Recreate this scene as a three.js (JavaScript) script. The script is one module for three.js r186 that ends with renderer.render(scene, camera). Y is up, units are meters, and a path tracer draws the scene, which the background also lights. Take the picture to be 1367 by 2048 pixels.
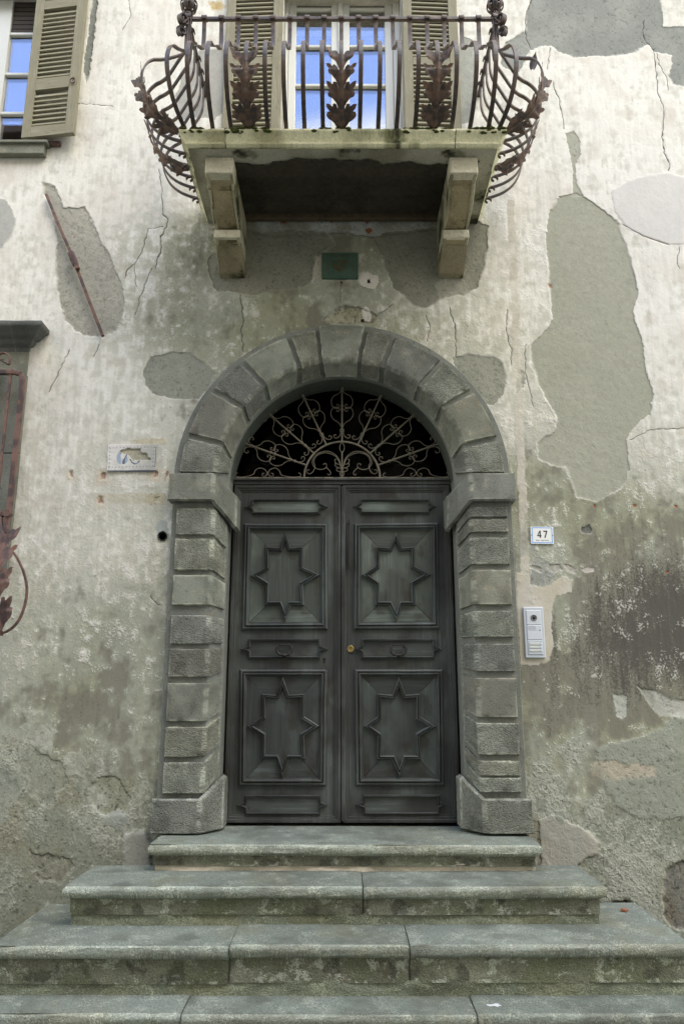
import * as THREE from 'three';
import { mergeGeometries, toCreasedNormals } from 'three/addons/utils/BufferGeometryUtils.js';
import { RoundedBoxGeometry } from 'three/addons/geometries/RoundedBoxGeometry.js';

// ---------------------------------------------------------------- camera, sky, sun, exposure
const EYE = 0.79, CAMZ = 4.85, FOC = 1530, PITCH = THREE.MathUtils.degToRad(13.45);
const scene = new THREE.Scene();
const camera = new THREE.PerspectiveCamera(67.6, 683 / 1024, 0.05, 400);
camera.position.set(0, EYE, CAMZ);
camera.rotation.set(PITCH, 0, 0);
const renderer = new THREE.WebGLRenderer();
renderer.toneMapping = THREE.LinearToneMapping;
renderer.toneMappingExposure = 2.8;
renderer.shadowMap.enabled = true;

const SUN_DIR = new THREE.Vector3(0.4, 0.8, 0.5).normalize();
const sun = new THREE.DirectionalLight(0xfff4d8, 1.35);
sun.position.copy(SUN_DIR).multiplyScalar(25).add(new THREE.Vector3(0, 2, 0));
sun.target.position.set(0, 2, 0);
sun.castShadow = true;
sun.shadow.radius = 75;
sun.shadow.mapSize.set(2048, 2048);
Object.assign(sun.shadow.camera, { left: -9, right: 9, top: 9, bottom: -9, near: 1, far: 60 });
scene.add(sun, sun.target);

// ---------------------------------------------------------------- noise
function rng(seed) { let s = seed >>> 0; return () => { s = (s + 0x6D2B79F5) >>> 0; let t = s; t = Math.imul(t ^ (t >>> 15), t | 1); t ^= t + Math.imul(t ^ (t >>> 7), t | 61); return ((t ^ (t >>> 14)) >>> 0) / 4294967296; }; }
const HASH = new Float32Array(65536);
{ const r = rng(77); for (let i = 0; i < 65536; i++) HASH[i] = r(); }
function vn(x, y, p = 0, r = p) {    // value noise 0..1, with periods p and r if given
  let xi = Math.floor(x), yi = Math.floor(y); const fx = x - xi, fy = y - yi;
  let x1 = xi + 1, y1 = yi + 1;
  if (p) { xi = ((xi % p) + p) % p; yi = ((yi % r) + r) % r; x1 = ((x1 % p) + p) % p; y1 = ((y1 % r) + r) % r; }
  const u = fx * fx * (3 - 2 * fx), v = fy * fy * (3 - 2 * fy);
  const h = (a, b) => HASH[(Math.imul(a, 374761393) + Math.imul(b, 668265263) ^ (Math.imul(a ^ b, 1274126177) >>> 13)) & 65535];
  const a = h(xi, yi), b = h(x1, yi), c = h(xi, y1), d = h(x1, y1);
  return a + (b - a) * u + (c - a) * v + (a - b - c + d) * u * v;
}
function fbm(x, y, o = 4, p = 0, r = p) { let s = 0, a = 0.5, t = 0; for (let i = 0; i < o; i++) { s += a * vn(x + i * 17, y + i * 31, p, r); t += a; x *= 2; y *= 2; p *= 2; r *= 2; a *= 0.5; } return s / t; }
const clamp = (x, a = 0, b = 1) => x < a ? a : x > b ? b : x;
const smooth = (a, b, x) => { const t = clamp((x - a) / (b - a)); return t * t * (3 - 2 * t); };
const lerp = (a, b, t) => a + (b - a) * t;
const mix3 = (a, b, t) => [lerp(a[0], b[0], t), lerp(a[1], b[1], t), lerp(a[2], b[2], t)];
const toS = c => { c = clamp(c); return Math.round(255 * (c <= 0.0031308 ? c * 12.92 : 1.055 * Math.pow(c, 1 / 2.4) - 0.055)); };

// sky: blue with soft white clouds, thicker towards the horizon
{
  const W = 1024, H = 512, d = new Float32Array(W * H * 4);
  for (let j = 0; j < H; j++) for (let i = 0; i < W; i++) {
    const el = ((j + 0.5) / H - 0.5) * Math.PI, az = ((i + 0.5) / W - 0.5) * 2 * Math.PI, k = (j * W + i) * 4;
    let c;
    if (el <= 0.02) c = [0.5, 0.5, 0.48];
    else {
      const y = Math.sin(el), x = Math.cos(el) * Math.cos(az), z = Math.cos(el) * Math.sin(az);
      const q = 2.1 / (y + 0.25), n = fbm(x * q + 85.5338, z * q + 26.4838, 6), n2 = fbm(x * q * 0.5 + 4, z * q * 0.5 + 9, 3);
      const cov = smooth(0.46, 0.64, n * 0.75 + n2 * 0.25 + 0.19 * (1 - smooth(0.6, 0.72, y)) - 0.1 * smooth(0.66, 0.76, y) + 0.06 * smooth(0.86, 0.98, y));
      const blue = mix3([0.7, 0.86, 1.1], [0.4, 0.6, 1.25], smooth(0, 0.62, y));
      c = mix3(blue, [1.48, 1.5, 1.35], cov * 0.92);
    }
    d[k] = c[0]; d[k + 1] = c[1]; d[k + 2] = c[2]; d[k + 3] = 1;
  }
  const t = new THREE.DataTexture(d, W, H, THREE.RGBAFormat, THREE.FloatType);
  t.mapping = THREE.EquirectangularReflectionMapping; t.magFilter = t.minFilter = THREE.LinearFilter; t.needsUpdate = true;
  scene.background = t; scene.environment = t;
}

// ---------------------------------------------------------------- helpers
const CP = Math.cos(PITCH), SP = Math.sin(PITCH);
// point of the plane z = const that stands at a pixel of the 1367 x 2048 survey photograph
function at(px, py, z) { const x = (px - 683.5) / FOC, y = (1024 - py) / FOC, t = (CAMZ - z) / (CP - y * SP); return [x * t, EYE + (y * CP + SP) * t]; }
const yAt = (py, z) => at(683.5, py, z)[1];
const taken = {};
function numbered(n) { const k = (taken[n] = (taken[n] ?? -1) + 1); return k ? n + '_' + String(k).padStart(3, '0') : n; }
function meta(o, label, category, group, kind) { const u = {}; if (label) u.label = label; if (category) u.category = category; if (group) u.group = group; if (kind) u.kind = kind; o.userData = u; return o; }
function mesh(name, geo, mat, parent) {
  if (Array.isArray(geo)) geo = merge(geo);
  const m = new THREE.Mesh(geo, mat); m.name = name; m.castShadow = m.receiveShadow = true;
  if (parent) parent.add(m); else { m.name = numbered(name); scene.add(m); }
  return m;
}
function thing(name, label, category, pos = [0, 0, 0], group) { const g = new THREE.Group(); g.name = numbered(name); g.position.set(...pos); meta(g, label, category, group); scene.add(g); return g; }
function merge(list) {
  return mergeGeometries(list.map(g => { g = g.index ? g.toNonIndexed() : g.clone(); for (const k of Object.keys(g.attributes)) if (!['position', 'normal', 'uv'].includes(k)) g.deleteAttribute(k); if (!g.attributes.normal) g.computeVertexNormals(); if (!g.attributes.uv) g.setAttribute('uv', new THREE.BufferAttribute(new Float32Array(g.attributes.position.count * 2), 2)); return g; }));
}
// uv in metres, by the main direction of each face
function boxUV(g, ox = 0, oy = 0, turn = false) {
  if (g.index) g = g.toNonIndexed();
  const p = g.attributes.position, uv = new Float32Array(p.count * 2), a = new THREE.Vector3(), b = new THREE.Vector3(), c = new THREE.Vector3();
  for (let i = 0; i < p.count; i += 3) {
    a.fromBufferAttribute(p, i); b.fromBufferAttribute(p, i + 1).sub(a); c.fromBufferAttribute(p, i + 2).sub(a); b.cross(c);
    const x = Math.abs(b.x), y = Math.abs(b.y), z = Math.abs(b.z);
    for (let k = 0; k < 3; k++) {
      const X = p.getX(i + k), Y = p.getY(i + k), Z = p.getZ(i + k); let u, v;
      if (z >= x && z >= y) { u = X; v = Y; } else if (x >= y) { u = Z; v = Y; } else { u = X; v = Z; }
      if (turn) [u, v] = [v, u];
      uv[(i + k) * 2] = u + ox; uv[(i + k) * 2 + 1] = v + oy;
    }
  }
  g.setAttribute('uv', new THREE.BufferAttribute(uv, 2));
  return g;
}
function box(x0, x1, y0, y1, z0, z1, r = 0.004, turn = false) {
  const w = x1 - x0, h = y1 - y0, d = z1 - z0, q = Math.min(r, w * 0.4, h * 0.4, d * 0.4);
  const g = r > 0 ? new RoundedBoxGeometry(w, h, d, 1, q) : new THREE.BoxGeometry(w, h, d);
  g.translate((x0 + x1) / 2, (y0 + y1) / 2, (z0 + z1) / 2);
  return boxUV(g, 0, 0, turn);
}
// grid surface from f(u, v) -> [x, y, z], with uv in metres from g(u, v) or by length
function gridGeo(nu, nv, f, uvf) {
  const pos = new Float32Array(nu * nv * 3), uv = new Float32Array(nu * nv * 2), idx = [];
  for (let j = 0; j < nv; j++) for (let i = 0; i < nu; i++) {
    const p = f(i / (nu - 1), j / (nv - 1), i, j), k = j * nu + i; pos.set(p, k * 3);
    const q = uvf ? uvf(i / (nu - 1), j / (nv - 1), p) : [p[0], p[1]]; uv.set(q, k * 2);
  }
  for (let j = 0; j < nv - 1; j++) for (let i = 0; i < nu - 1; i++) { const a = j * nu + i, b = a + 1, c = a + nu, d = c + 1; idx.push(a, b, c, b, d, c); }
  const g = new THREE.BufferGeometry();
  g.setAttribute('position', new THREE.BufferAttribute(pos, 3)); g.setAttribute('uv', new THREE.BufferAttribute(uv, 2)); g.setIndex(idx); g.computeVertexNormals();
  return g;
}
const V3 = (x, y, z) => new THREE.Vector3(x, y, z);
function tube(pts, r, n = 0, closed = false, rs = 6) {
  const c = new THREE.CatmullRomCurve3(pts.map(p => V3(...p)), closed, 'centripetal');
  return new THREE.TubeGeometry(c, n || pts.length * 5, r, rs, closed);
}
const curveStrip = (pts, side, w, t, n = 0) => strip(new THREE.CatmullRomCurve3(pts.map(p => V3(...p)), false, 'centripetal').getPoints(n || pts.length * 6).map(p => [p.x, p.y, p.z]), side, w, t);
function rod(a, b, r, rs = 8) { const A = V3(...a), B = V3(...b), g = new THREE.CylinderGeometry(r, r, A.distanceTo(B), rs); g.applyQuaternion(new THREE.Quaternion().setFromUnitVectors(V3(0, 1, 0), B.clone().sub(A).normalize())); g.translate(...A.add(B).multiplyScalar(0.5).toArray()); return g; }
// rectangular bar along points, its width across "side"
function strip(pts, side, w, t) {
  const n = pts.length, P = pts.map(p => V3(...p)), S = V3(...side).normalize(), N = [];
  for (let i = 0; i < n; i++) { const d = P[Math.min(i + 1, n - 1)].clone().sub(P[Math.max(i - 1, 0)]).normalize(); N.push(V3().crossVectors(S, d).normalize()); }
  const b = 0.25, ring = [[-1, -1 + b], [-1, 1 - b], [-1 + b, 1], [1 - b, 1], [1, 1 - b], [1, -1 + b], [1 - b, -1], [-1 + b, -1], [-1, -1 + b]];
  let len = [0]; for (let i = 1; i < n; i++) len.push(len[i - 1] + P[i].distanceTo(P[i - 1]));
  return gridGeo(9, n, (u, v, i, j) => { const [a, c] = ring[i], k = w / 2 - (1 - Math.abs(a)) * 0, q = P[j].clone().addScaledVector(S, Math.sign(a) * (Math.abs(a) === 1 ? w / 2 : w / 2 - t * b / 2)).addScaledVector(N[j], c * t / 2); return [q.x, q.y, q.z]; }, (u, v) => [u * w * 2, v * len[n - 1]]).toNonIndexed();
}
// polygon of points in x, y, pulled out along z, with a small bevel
function slab(poly, z0, z1, bevel = 0.003, holes = []) {
  const s = new THREE.Shape(poly.map(p => new THREE.Vector2(p[0], p[1])));
  for (const h of holes) s.holes.push(new THREE.Path(h.map(p => new THREE.Vector2(p[0], p[1]))));
  const b = Math.min(bevel, (z1 - z0) * 0.4), g = new THREE.ExtrudeGeometry(s, { depth: z1 - z0 - (b ? b : 0), bevelEnabled: b > 0, bevelThickness: b, bevelSize: b, bevelOffset: -b, bevelSegments: 1, curveSegments: 12 });
  g.translate(0, 0, z0); return boxUV(g);
}
const area = p => { let s = 0; for (let i = 0; i < p.length; i++) { const a = p[i], b = p[(i + 1) % p.length]; s += a[0] * b[1] - b[0] * a[1]; } return s / 2; };
const ccw = p => area(p) < 0 ? p.slice().reverse() : p;
function inset(poly, d) {           // mitred inward offset of a counter-clockwise polygon
  const n = poly.length, out = [];
  for (let i = 0; i < n; i++) {
    const a = poly[(i + n - 1) % n], b = poly[i], c = poly[(i + 1) % n];
    const n1 = [-(b[1] - a[1]), b[0] - a[0]], n2 = [-(c[1] - b[1]), c[0] - b[0]], l1 = Math.hypot(...n1), l2 = Math.hypot(...n2);
    n1[0] /= l1; n1[1] /= l1; n2[0] /= l2; n2[1] /= l2;
    const k = d / Math.max(0.25, 1 + n1[0] * n2[0] + n1[1] * n2[1]);
    out.push([b[0] + (n1[0] + n2[0]) * k, b[1] + (n1[1] + n2[1]) * k]);
  }
  return out;
}
// moulding swept round a closed polygon with mitred corners; prof = [[inset, z], ...]
function moulding(poly, prof) {
  poly = ccw(poly); const rings = prof.map(([d, z]) => inset(poly, d).map(p => [p[0], p[1], z])), n = poly.length, pos = [];
  for (let k = 0; k < rings.length - 1; k++) for (let i = 0; i < n; i++) {
    const a = rings[k][i], b = rings[k][(i + 1) % n], c = rings[k + 1][i], d = rings[k + 1][(i + 1) % n];
    pos.push(...a, ...b, ...c, ...b, ...d, ...c);
  }
  const g = new THREE.BufferGeometry(); g.setAttribute('position', new THREE.BufferAttribute(new Float32Array(pos), 3)); g.computeVertexNormals();
  return boxUV(g);
}
function sphere(x, y, z, r, sx = 1, sy = 1, sz = 1, n = 12) { const g = new THREE.SphereGeometry(r, n, Math.ceil(n * 0.7)); g.scale(sx, sy, sz); g.translate(x, y, z); return g; }
// ---------------------------------------------------------------- surface textures
function dataTex(data, n, srgb, repeat) {
  const t = new THREE.DataTexture(data, n, n, THREE.RGBAFormat, THREE.UnsignedByteType);
  if (srgb) t.colorSpace = THREE.SRGBColorSpace;
  t.magFilter = t.minFilter = THREE.LinearFilter; t.wrapS = t.wrapT = repeat ? THREE.RepeatWrapping : THREE.ClampToEdgeWrapping; t.needsUpdate = true;
  return t;
}
// tiling colour and relief from fn(u, v) -> [r, g, b, height 0..1]; the tile measures "size" metres
function surface(n, size, fn) {
  const c = new Uint8Array(n * n * 4), b = new Uint8Array(n * n * 4);
  for (let j = 0; j < n; j++) for (let i = 0; i < n; i++) {
    const q = fn(i / n, j / n), k = (j * n + i) * 4;
    c[k] = toS(q[0]); c[k + 1] = toS(q[1]); c[k + 2] = toS(q[2]); c[k + 3] = 255;
    b[k] = b[k + 1] = b[k + 2] = Math.round(255 * clamp(q[3])); b[k + 3] = 255;
  }
  const map = dataTex(c, n, true, true), bump = dataTex(b, n, false, true);
  map.repeat.set(1 / size, 1 / size); bump.repeat.set(1 / size, 1 / size);
  return { map, bump };
}
function std(tex, bumpScale, o = {}) { return new THREE.MeshPhysicalMaterial({ map: tex.map, bumpMap: tex.bump, bumpScale, roughness: 0.9, specularIntensity: 0.35, ...o }); }
function flat(r, g, b, o = {}) { const m = new THREE.MeshPhysicalMaterial({ roughness: 0.8, specularIntensity: 0.4, ...o }); m.color.setRGB(r, g, b); return m; }

// smooth grey stone of the door frame
const T_stone = surface(1024, 1.2, (u, v) => {
  const big = fbm(u * 5, v * 5, 5, 5), g = vn(u * 300, v * 300, 300), g2 = vn(u * 150 + 9, v * 150, 150), mid = fbm(u * 22, v * 22, 4, 22);
  let c = mix3([0.132, 0.136, 0.116], [0.25, 0.254, 0.218], clamp(big * 1.3 - 0.1));
  c = mix3(c, [0.24, 0.215, 0.17], 0.5 * smooth(0.55, 0.75, mid));
  const pale = smooth(0.78, 0.93, g * 0.6 + mid * 0.5) * 0.35, dark = smooth(0.72, 0.9, g2 * 0.7 + vn(u * 60, v * 60, 60) * 0.35) * 0.35;
  c = mix3(c, [0.42, 0.41, 0.36], pale); c = mix3(c, [0.05, 0.05, 0.045], dark);
  return [...c.map(x => x * (0.88 + 0.24 * g)), 0.5 + 0.3 * (mid - 0.5) + 0.35 * (g - 0.5) + 0.2 * (g2 - 0.5)];
});
// bush-hammered stone: worm-like ridges
const T_tooled = surface(1024, 0.55, (u, v) => {
  const a = vn(u * 64, v * 96, 64, 96), b = vn(u * 128 + 5, v * 128 + 7, 128), w = 3 * fbm(u * 16, v * 16, 2, 16);
  const ridge = 1 - Math.abs(2 * (0.65 * vn(u * 72 + w, v * 90, 72, 90) + 0.35 * b) - 1);
  const g = vn(u * 256, v * 256, 256), big = fbm(u * 4, v * 4, 4, 4), h = 0.55 * smooth(0.45, 0.95, ridge) + 0.25 * a + 0.2 * g;
  let c = mix3([0.136, 0.14, 0.12], [0.228, 0.232, 0.2], clamp(big * 1.2 - 0.05));
  c = mix3(c, [0.33, 0.33, 0.275], 0.42 * smooth(0.52, 0.9, h));
  c = mix3(c, [0.065, 0.065, 0.058], 0.35 * smooth(0.4, 0.12, h));
  return [...c, h];
});
// granite of the steps: pepper and salt grains, pale lichen, grey-green film
const T_granite = surface(1024, 1.6, (u, v) => {
  const g = vn(u * 420, v * 420, 420), g2 = vn(u * 260 + 3, v * 260 + 1, 260), big = fbm(u * 4, v * 4, 5, 4), lich = fbm(u * 26 + 3, v * 26, 5, 26), m = fbm(u * 30, v * 30, 3, 30);
  let c = mix3([0.15, 0.162, 0.15], [0.25, 0.268, 0.245], clamp(big * 1.5 - 0.25));
  c = mix3(c, [0.21, 0.2, 0.15], 0.5 * smooth(0.5, 0.7, fbm(u * 6 + 7, v * 6 + 2, 4, 6)));
  c = mix3(c, [0.42, 0.43, 0.38], 0.5 * smooth(0.55, 0.7, lich * 0.6 + g * 0.4));
  c = mix3(c, [0.085, 0.085, 0.07], 0.5 * smooth(0.55, 0.7, fbm(u * 10 + 1, v * 10 + 5, 5, 10) * 0.8 + g2 * 0.2));
  const k = 0.62 + 0.76 * (0.5 * g + 0.5 * g2);
  return [c[0] * k, c[1] * k, c[2] * k, 0.5 + 0.35 * (g - 0.5) + 0.4 * (m - 0.5) + 0.3 * (lich - 0.5)];
});
// risers: brown crust overgrown by pale lichen rosettes
const T_riser = surface(1024, 1.1, (u, v) => {
  const g = vn(u * 300, v * 300, 300), big = fbm(u * 5, v * 7, 5, 5, 7), l1 = fbm(u * 18 + 3, v * 22, 5, 18, 22), l2 = fbm(u * 60 + 3, v * 70, 3, 60, 70);
  let c = mix3([0.12, 0.115, 0.08], [0.24, 0.24, 0.18], clamp(big * 1.4 - 0.2));
  c = mix3(c, [0.11, 0.125, 0.06], 0.5 * smooth(0.52, 0.7, fbm(u * 7 + 2, v * 9 + 4, 4, 7, 9)));
  c = mix3(c, [0.4, 0.41, 0.33], 0.8 * smooth(0.53, 0.66, l1 * 0.55 + l2 * 0.35 + g * 0.1));
  c = mix3(c, [0.04, 0.038, 0.03], 0.6 * smooth(0.6, 0.72, fbm(u * 12 + 8, v * 14 + 5, 5, 12, 14)));
  return [...c.map(x => x * (0.7 + 0.6 * g)), 0.4 + 0.5 * (l2 - 0.5) + 0.4 * (l1 - 0.5) + 0.25 * (g - 0.5)];
});
// oiled and weathered oak of the door: grain along v
const T_wood = surface(1024, 1.5, (u, v) => {
  const fine = fbm(u * 200, v * 8, 3, 200, 8), g = fbm(u * 60 + 2 * fbm(u * 4, v * 4, 2, 4), v * 4, 4, 60, 4), blot = fbm(u * 7, v * 5, 5, 7, 5), b2 = fbm(u * 16 + 4, v * 12, 4, 16, 12);
  let c = mix3([0.022, 0.023, 0.021], [0.068, 0.072, 0.065], clamp(0.45 * g + 0.55 * fine));
  c = mix3(c, [0.086, 0.095, 0.083], 0.75 * smooth(0.42, 0.68, blot));
  c = mix3(c, [0.03, 0.02, 0.014], 0.6 * smooth(0.55, 0.75, b2));
  c = mix3(c, [0.13, 0.145, 0.14], 0.65 * smooth(0.6, 0.74, blot * 0.7 + fine * 0.3));
  return [...c, 0.5 + 0.5 * (fine - 0.5) + 0.3 * (g - 0.5)];
});
// forged iron gone brown
const T_iron = surface(512, 0.35, (u, v) => {
  const a = fbm(u * 8, v * 8, 5, 8), b = fbm(u * 40, v * 40, 3, 40), s = fbm(u * 5 + 4, v * 5, 4, 5);
  let c = mix3([0.044, 0.037, 0.036], [0.105, 0.073, 0.058], smooth(0.35, 0.65, a));
  c = mix3(c, [0.17, 0.085, 0.042], 0.6 * smooth(0.58, 0.75, s * 0.6 + b * 0.4));
  return [...c, 0.5 + 0.6 * (b - 0.5) + 0.4 * (a - 0.5)];
});
// sun-bleached painted wood of shutters, grain along v
const T_paint = surface(512, 0.6, (u, v) => {
  const f = fbm(u * 90, v * 6, 3, 90, 6), a = fbm(u * 6, v * 4, 4, 6, 4), k = fbm(u * 40 + 3, v * 14, 4, 40, 14);
  let c = mix3([0.2, 0.182, 0.118], [0.28, 0.258, 0.178], a * 0.6 + f * 0.4);
  c = mix3(c, [0.16, 0.14, 0.1], 0.6 * smooth(0.66, 0.8, k));
  c = mix3(c, [0.38, 0.345, 0.265], 0.4 * smooth(0.6, 0.75, f));
  return [...c, 0.5 + 0.5 * (f - 0.5)];
});
// plain lime plaster for walls outside the picture and the house across the street
const T_plaster = surface(512, 2.5, (u, v) => {
  const a = fbm(u * 6, v * 6, 5, 6), g = vn(u * 200, v * 200, 200);
  const c = mix3([0.36, 0.345, 0.29], [0.6, 0.56, 0.49], smooth(0.3, 0.68, a));
  return [...c.map(x => x * (0.9 + 0.2 * g)), 0.5 + 0.4 * (a - 0.5) + 0.3 * (g - 0.5)];
});
// limewashed weathered stone of the balcony with moss and black crust
const T_balcony = surface(1024, 1.3, (u, v) => {
  const big = fbm(u * 5, v * 4, 5, 5, 4), g = vn(u * 220, v * 220, 220), moss = fbm(u * 9 + 2, v * 9 + 6, 5, 9), m = fbm(u * 26, v * 26, 4, 26);
  let c = mix3([0.4, 0.375, 0.25], [0.72, 0.68, 0.5], smooth(0.3, 0.6, big));
  c = mix3(c, [0.14, 0.155, 0.06], 0.65 * smooth(0.56, 0.7, moss));
  c = mix3(c, [0.035, 0.032, 0.024], 0.85 * smooth(0.6, 0.72, moss * 0.6 + m * 0.4));
  return [...c.map(x => x * (0.85 + 0.3 * g)), 0.5 + 0.5 * (m - 0.5) + 0.25 * (g - 0.5)];
});
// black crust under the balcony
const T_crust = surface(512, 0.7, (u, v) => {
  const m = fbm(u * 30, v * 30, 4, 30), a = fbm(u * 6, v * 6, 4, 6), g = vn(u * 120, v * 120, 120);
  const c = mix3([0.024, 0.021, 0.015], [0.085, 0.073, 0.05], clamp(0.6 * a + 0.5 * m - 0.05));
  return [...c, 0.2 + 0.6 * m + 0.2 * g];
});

const M = {};
const stoneTints = [[0.98, 0.98, 0.94], [0.88, 0.885, 0.88], [1.06, 1.04, 0.95], [0.84, 0.81, 0.77], [1.03, 1.05, 0.99]];
M.stone = stoneTints.map(t => { const m = std(T_stone, 0.003); m.color.setRGB(...t); return m; });
M.tooled = stoneTints.map(t => { const m = std(T_tooled, 0.006); m.color.setRGB(...t); return m; });
M.granite = [[0.86, 0.89, 0.82], [0.8, 0.83, 0.76], [0.92, 0.95, 0.88]].map(t => { const m = std(T_granite, 0.006); m.color.setRGB(...t); return m; });
M.granite_old = [[0.9, 0.88, 0.66], [0.98, 0.97, 0.74], [1.05, 1.06, 0.82]].map(t => { const m = std(T_granite, 0.008); m.color.setRGB(...t); return m; });
M.riser = [[1, 1, 1], [1.15, 1.17, 1.12], [0.9, 0.92, 0.88]].map(t => { const m = std(T_riser, 0.008); m.color.setRGB(...t); return m; });
M.nosing = [[1.42, 1.4, 1.24], [1.28, 1.27, 1.14], [1.5, 1.5, 1.36]].map(t => { const m = std(T_granite, 0.006); m.color.setRGB(...t); return m; });
M.moss = std(T_crust, 0.01); M.moss.color.setRGB(1.9, 2.6, 0.9);
M.wood = [[1.0, 1.0, 1.0], [0.82, 0.8, 0.79], [1.45, 1.53, 1.42], [0.98, 1.01, 1.02]].map(t => { const m = std(T_wood, 0.0015, { roughness: 0.42, specularIntensity: 0.8 }); m.color.setRGB(...t); return m; });
M.iron = std(T_iron, 0.0012, { roughness: 0.5, specularIntensity: 0.8 });
M.ironred = std(T_iron, 0.0012, { roughness: 0.62, specularIntensity: 0.6 }); M.ironred.color.setRGB(1.65, 1.35, 1.35);
M.darkiron = std(T_iron, 0.001, { roughness: 0.45, specularIntensity: 0.8 }); M.darkiron.color.setRGB(0.36, 0.42, 0.4);
M.grille = std(T_iron, 0.001, { roughness: 0.75 }); M.grille.color.setRGB(2.45, 3.0, 2.7);
M.paint = [[1, 1, 1], [0.92, 0.93, 0.95]].map(t => { const m = std(T_paint, 0.0015, { roughness: 0.7 }); m.color.setRGB(...t); return m; });
M.plaster = std(T_plaster, 0.006);
M.balcony = std(T_balcony, 0.007); M.balcony.color.setRGB(1.22, 1.22, 1.12);
for (const k of ['stone', 'tooled']) M[k + '_block'] = M[k].map(m => { const c = m.clone(); c.vertexColors = true; return c; });
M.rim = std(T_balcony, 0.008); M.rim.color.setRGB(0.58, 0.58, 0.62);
M.soffit = std(T_stone, 0.003); M.soffit.color.setRGB(0.42, 0.45, 0.42);  // same stone, darkened: shade under the arch put into the colour
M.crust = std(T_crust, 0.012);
M.white = flat(0.62, 0.62, 0.57, { roughness: 0.42, specularIntensity: 0.6 });
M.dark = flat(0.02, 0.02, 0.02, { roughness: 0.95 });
M.blind = flat(0.05, 0.042, 0.035, { roughness: 0.7 });
M.glass = new THREE.MeshPhysicalMaterial({ color: 0xffffff, transmission: 1, thickness: 0, roughness: 0.0, ior: 2.3, specularIntensity: 1 });
M.fanglass = new THREE.MeshPhysicalMaterial({ color: 0xffffff, transmission: 1, thickness: 0, roughness: 0.02, ior: 1.5, specularIntensity: 0.1 });
M.steel = flat(0.5, 0.52, 0.54, { roughness: 0.4, metalness: 0.25 });
M.lead = flat(0.2, 0.2, 0.19, { roughness: 0.5, metalness: 0.5 });
M.brass = flat(0.42, 0.31, 0.12, { roughness: 0.35, metalness: 0.9 });
M.bronze = std(T_iron, 0.001, { roughness: 0.5, metalness: 0.3 }); M.bronze.color.setRGB(1.1, 1.6, 1.4);
M.tiles = flat(0.075, 0.062, 0.055, { roughness: 0.9 });
M.brick = flat(0.3, 0.13, 0.075, { roughness: 0.95 });
M.mortar = std(T_plaster, 0.01); M.mortar.color.setRGB(0.75, 0.74, 0.64);
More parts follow.
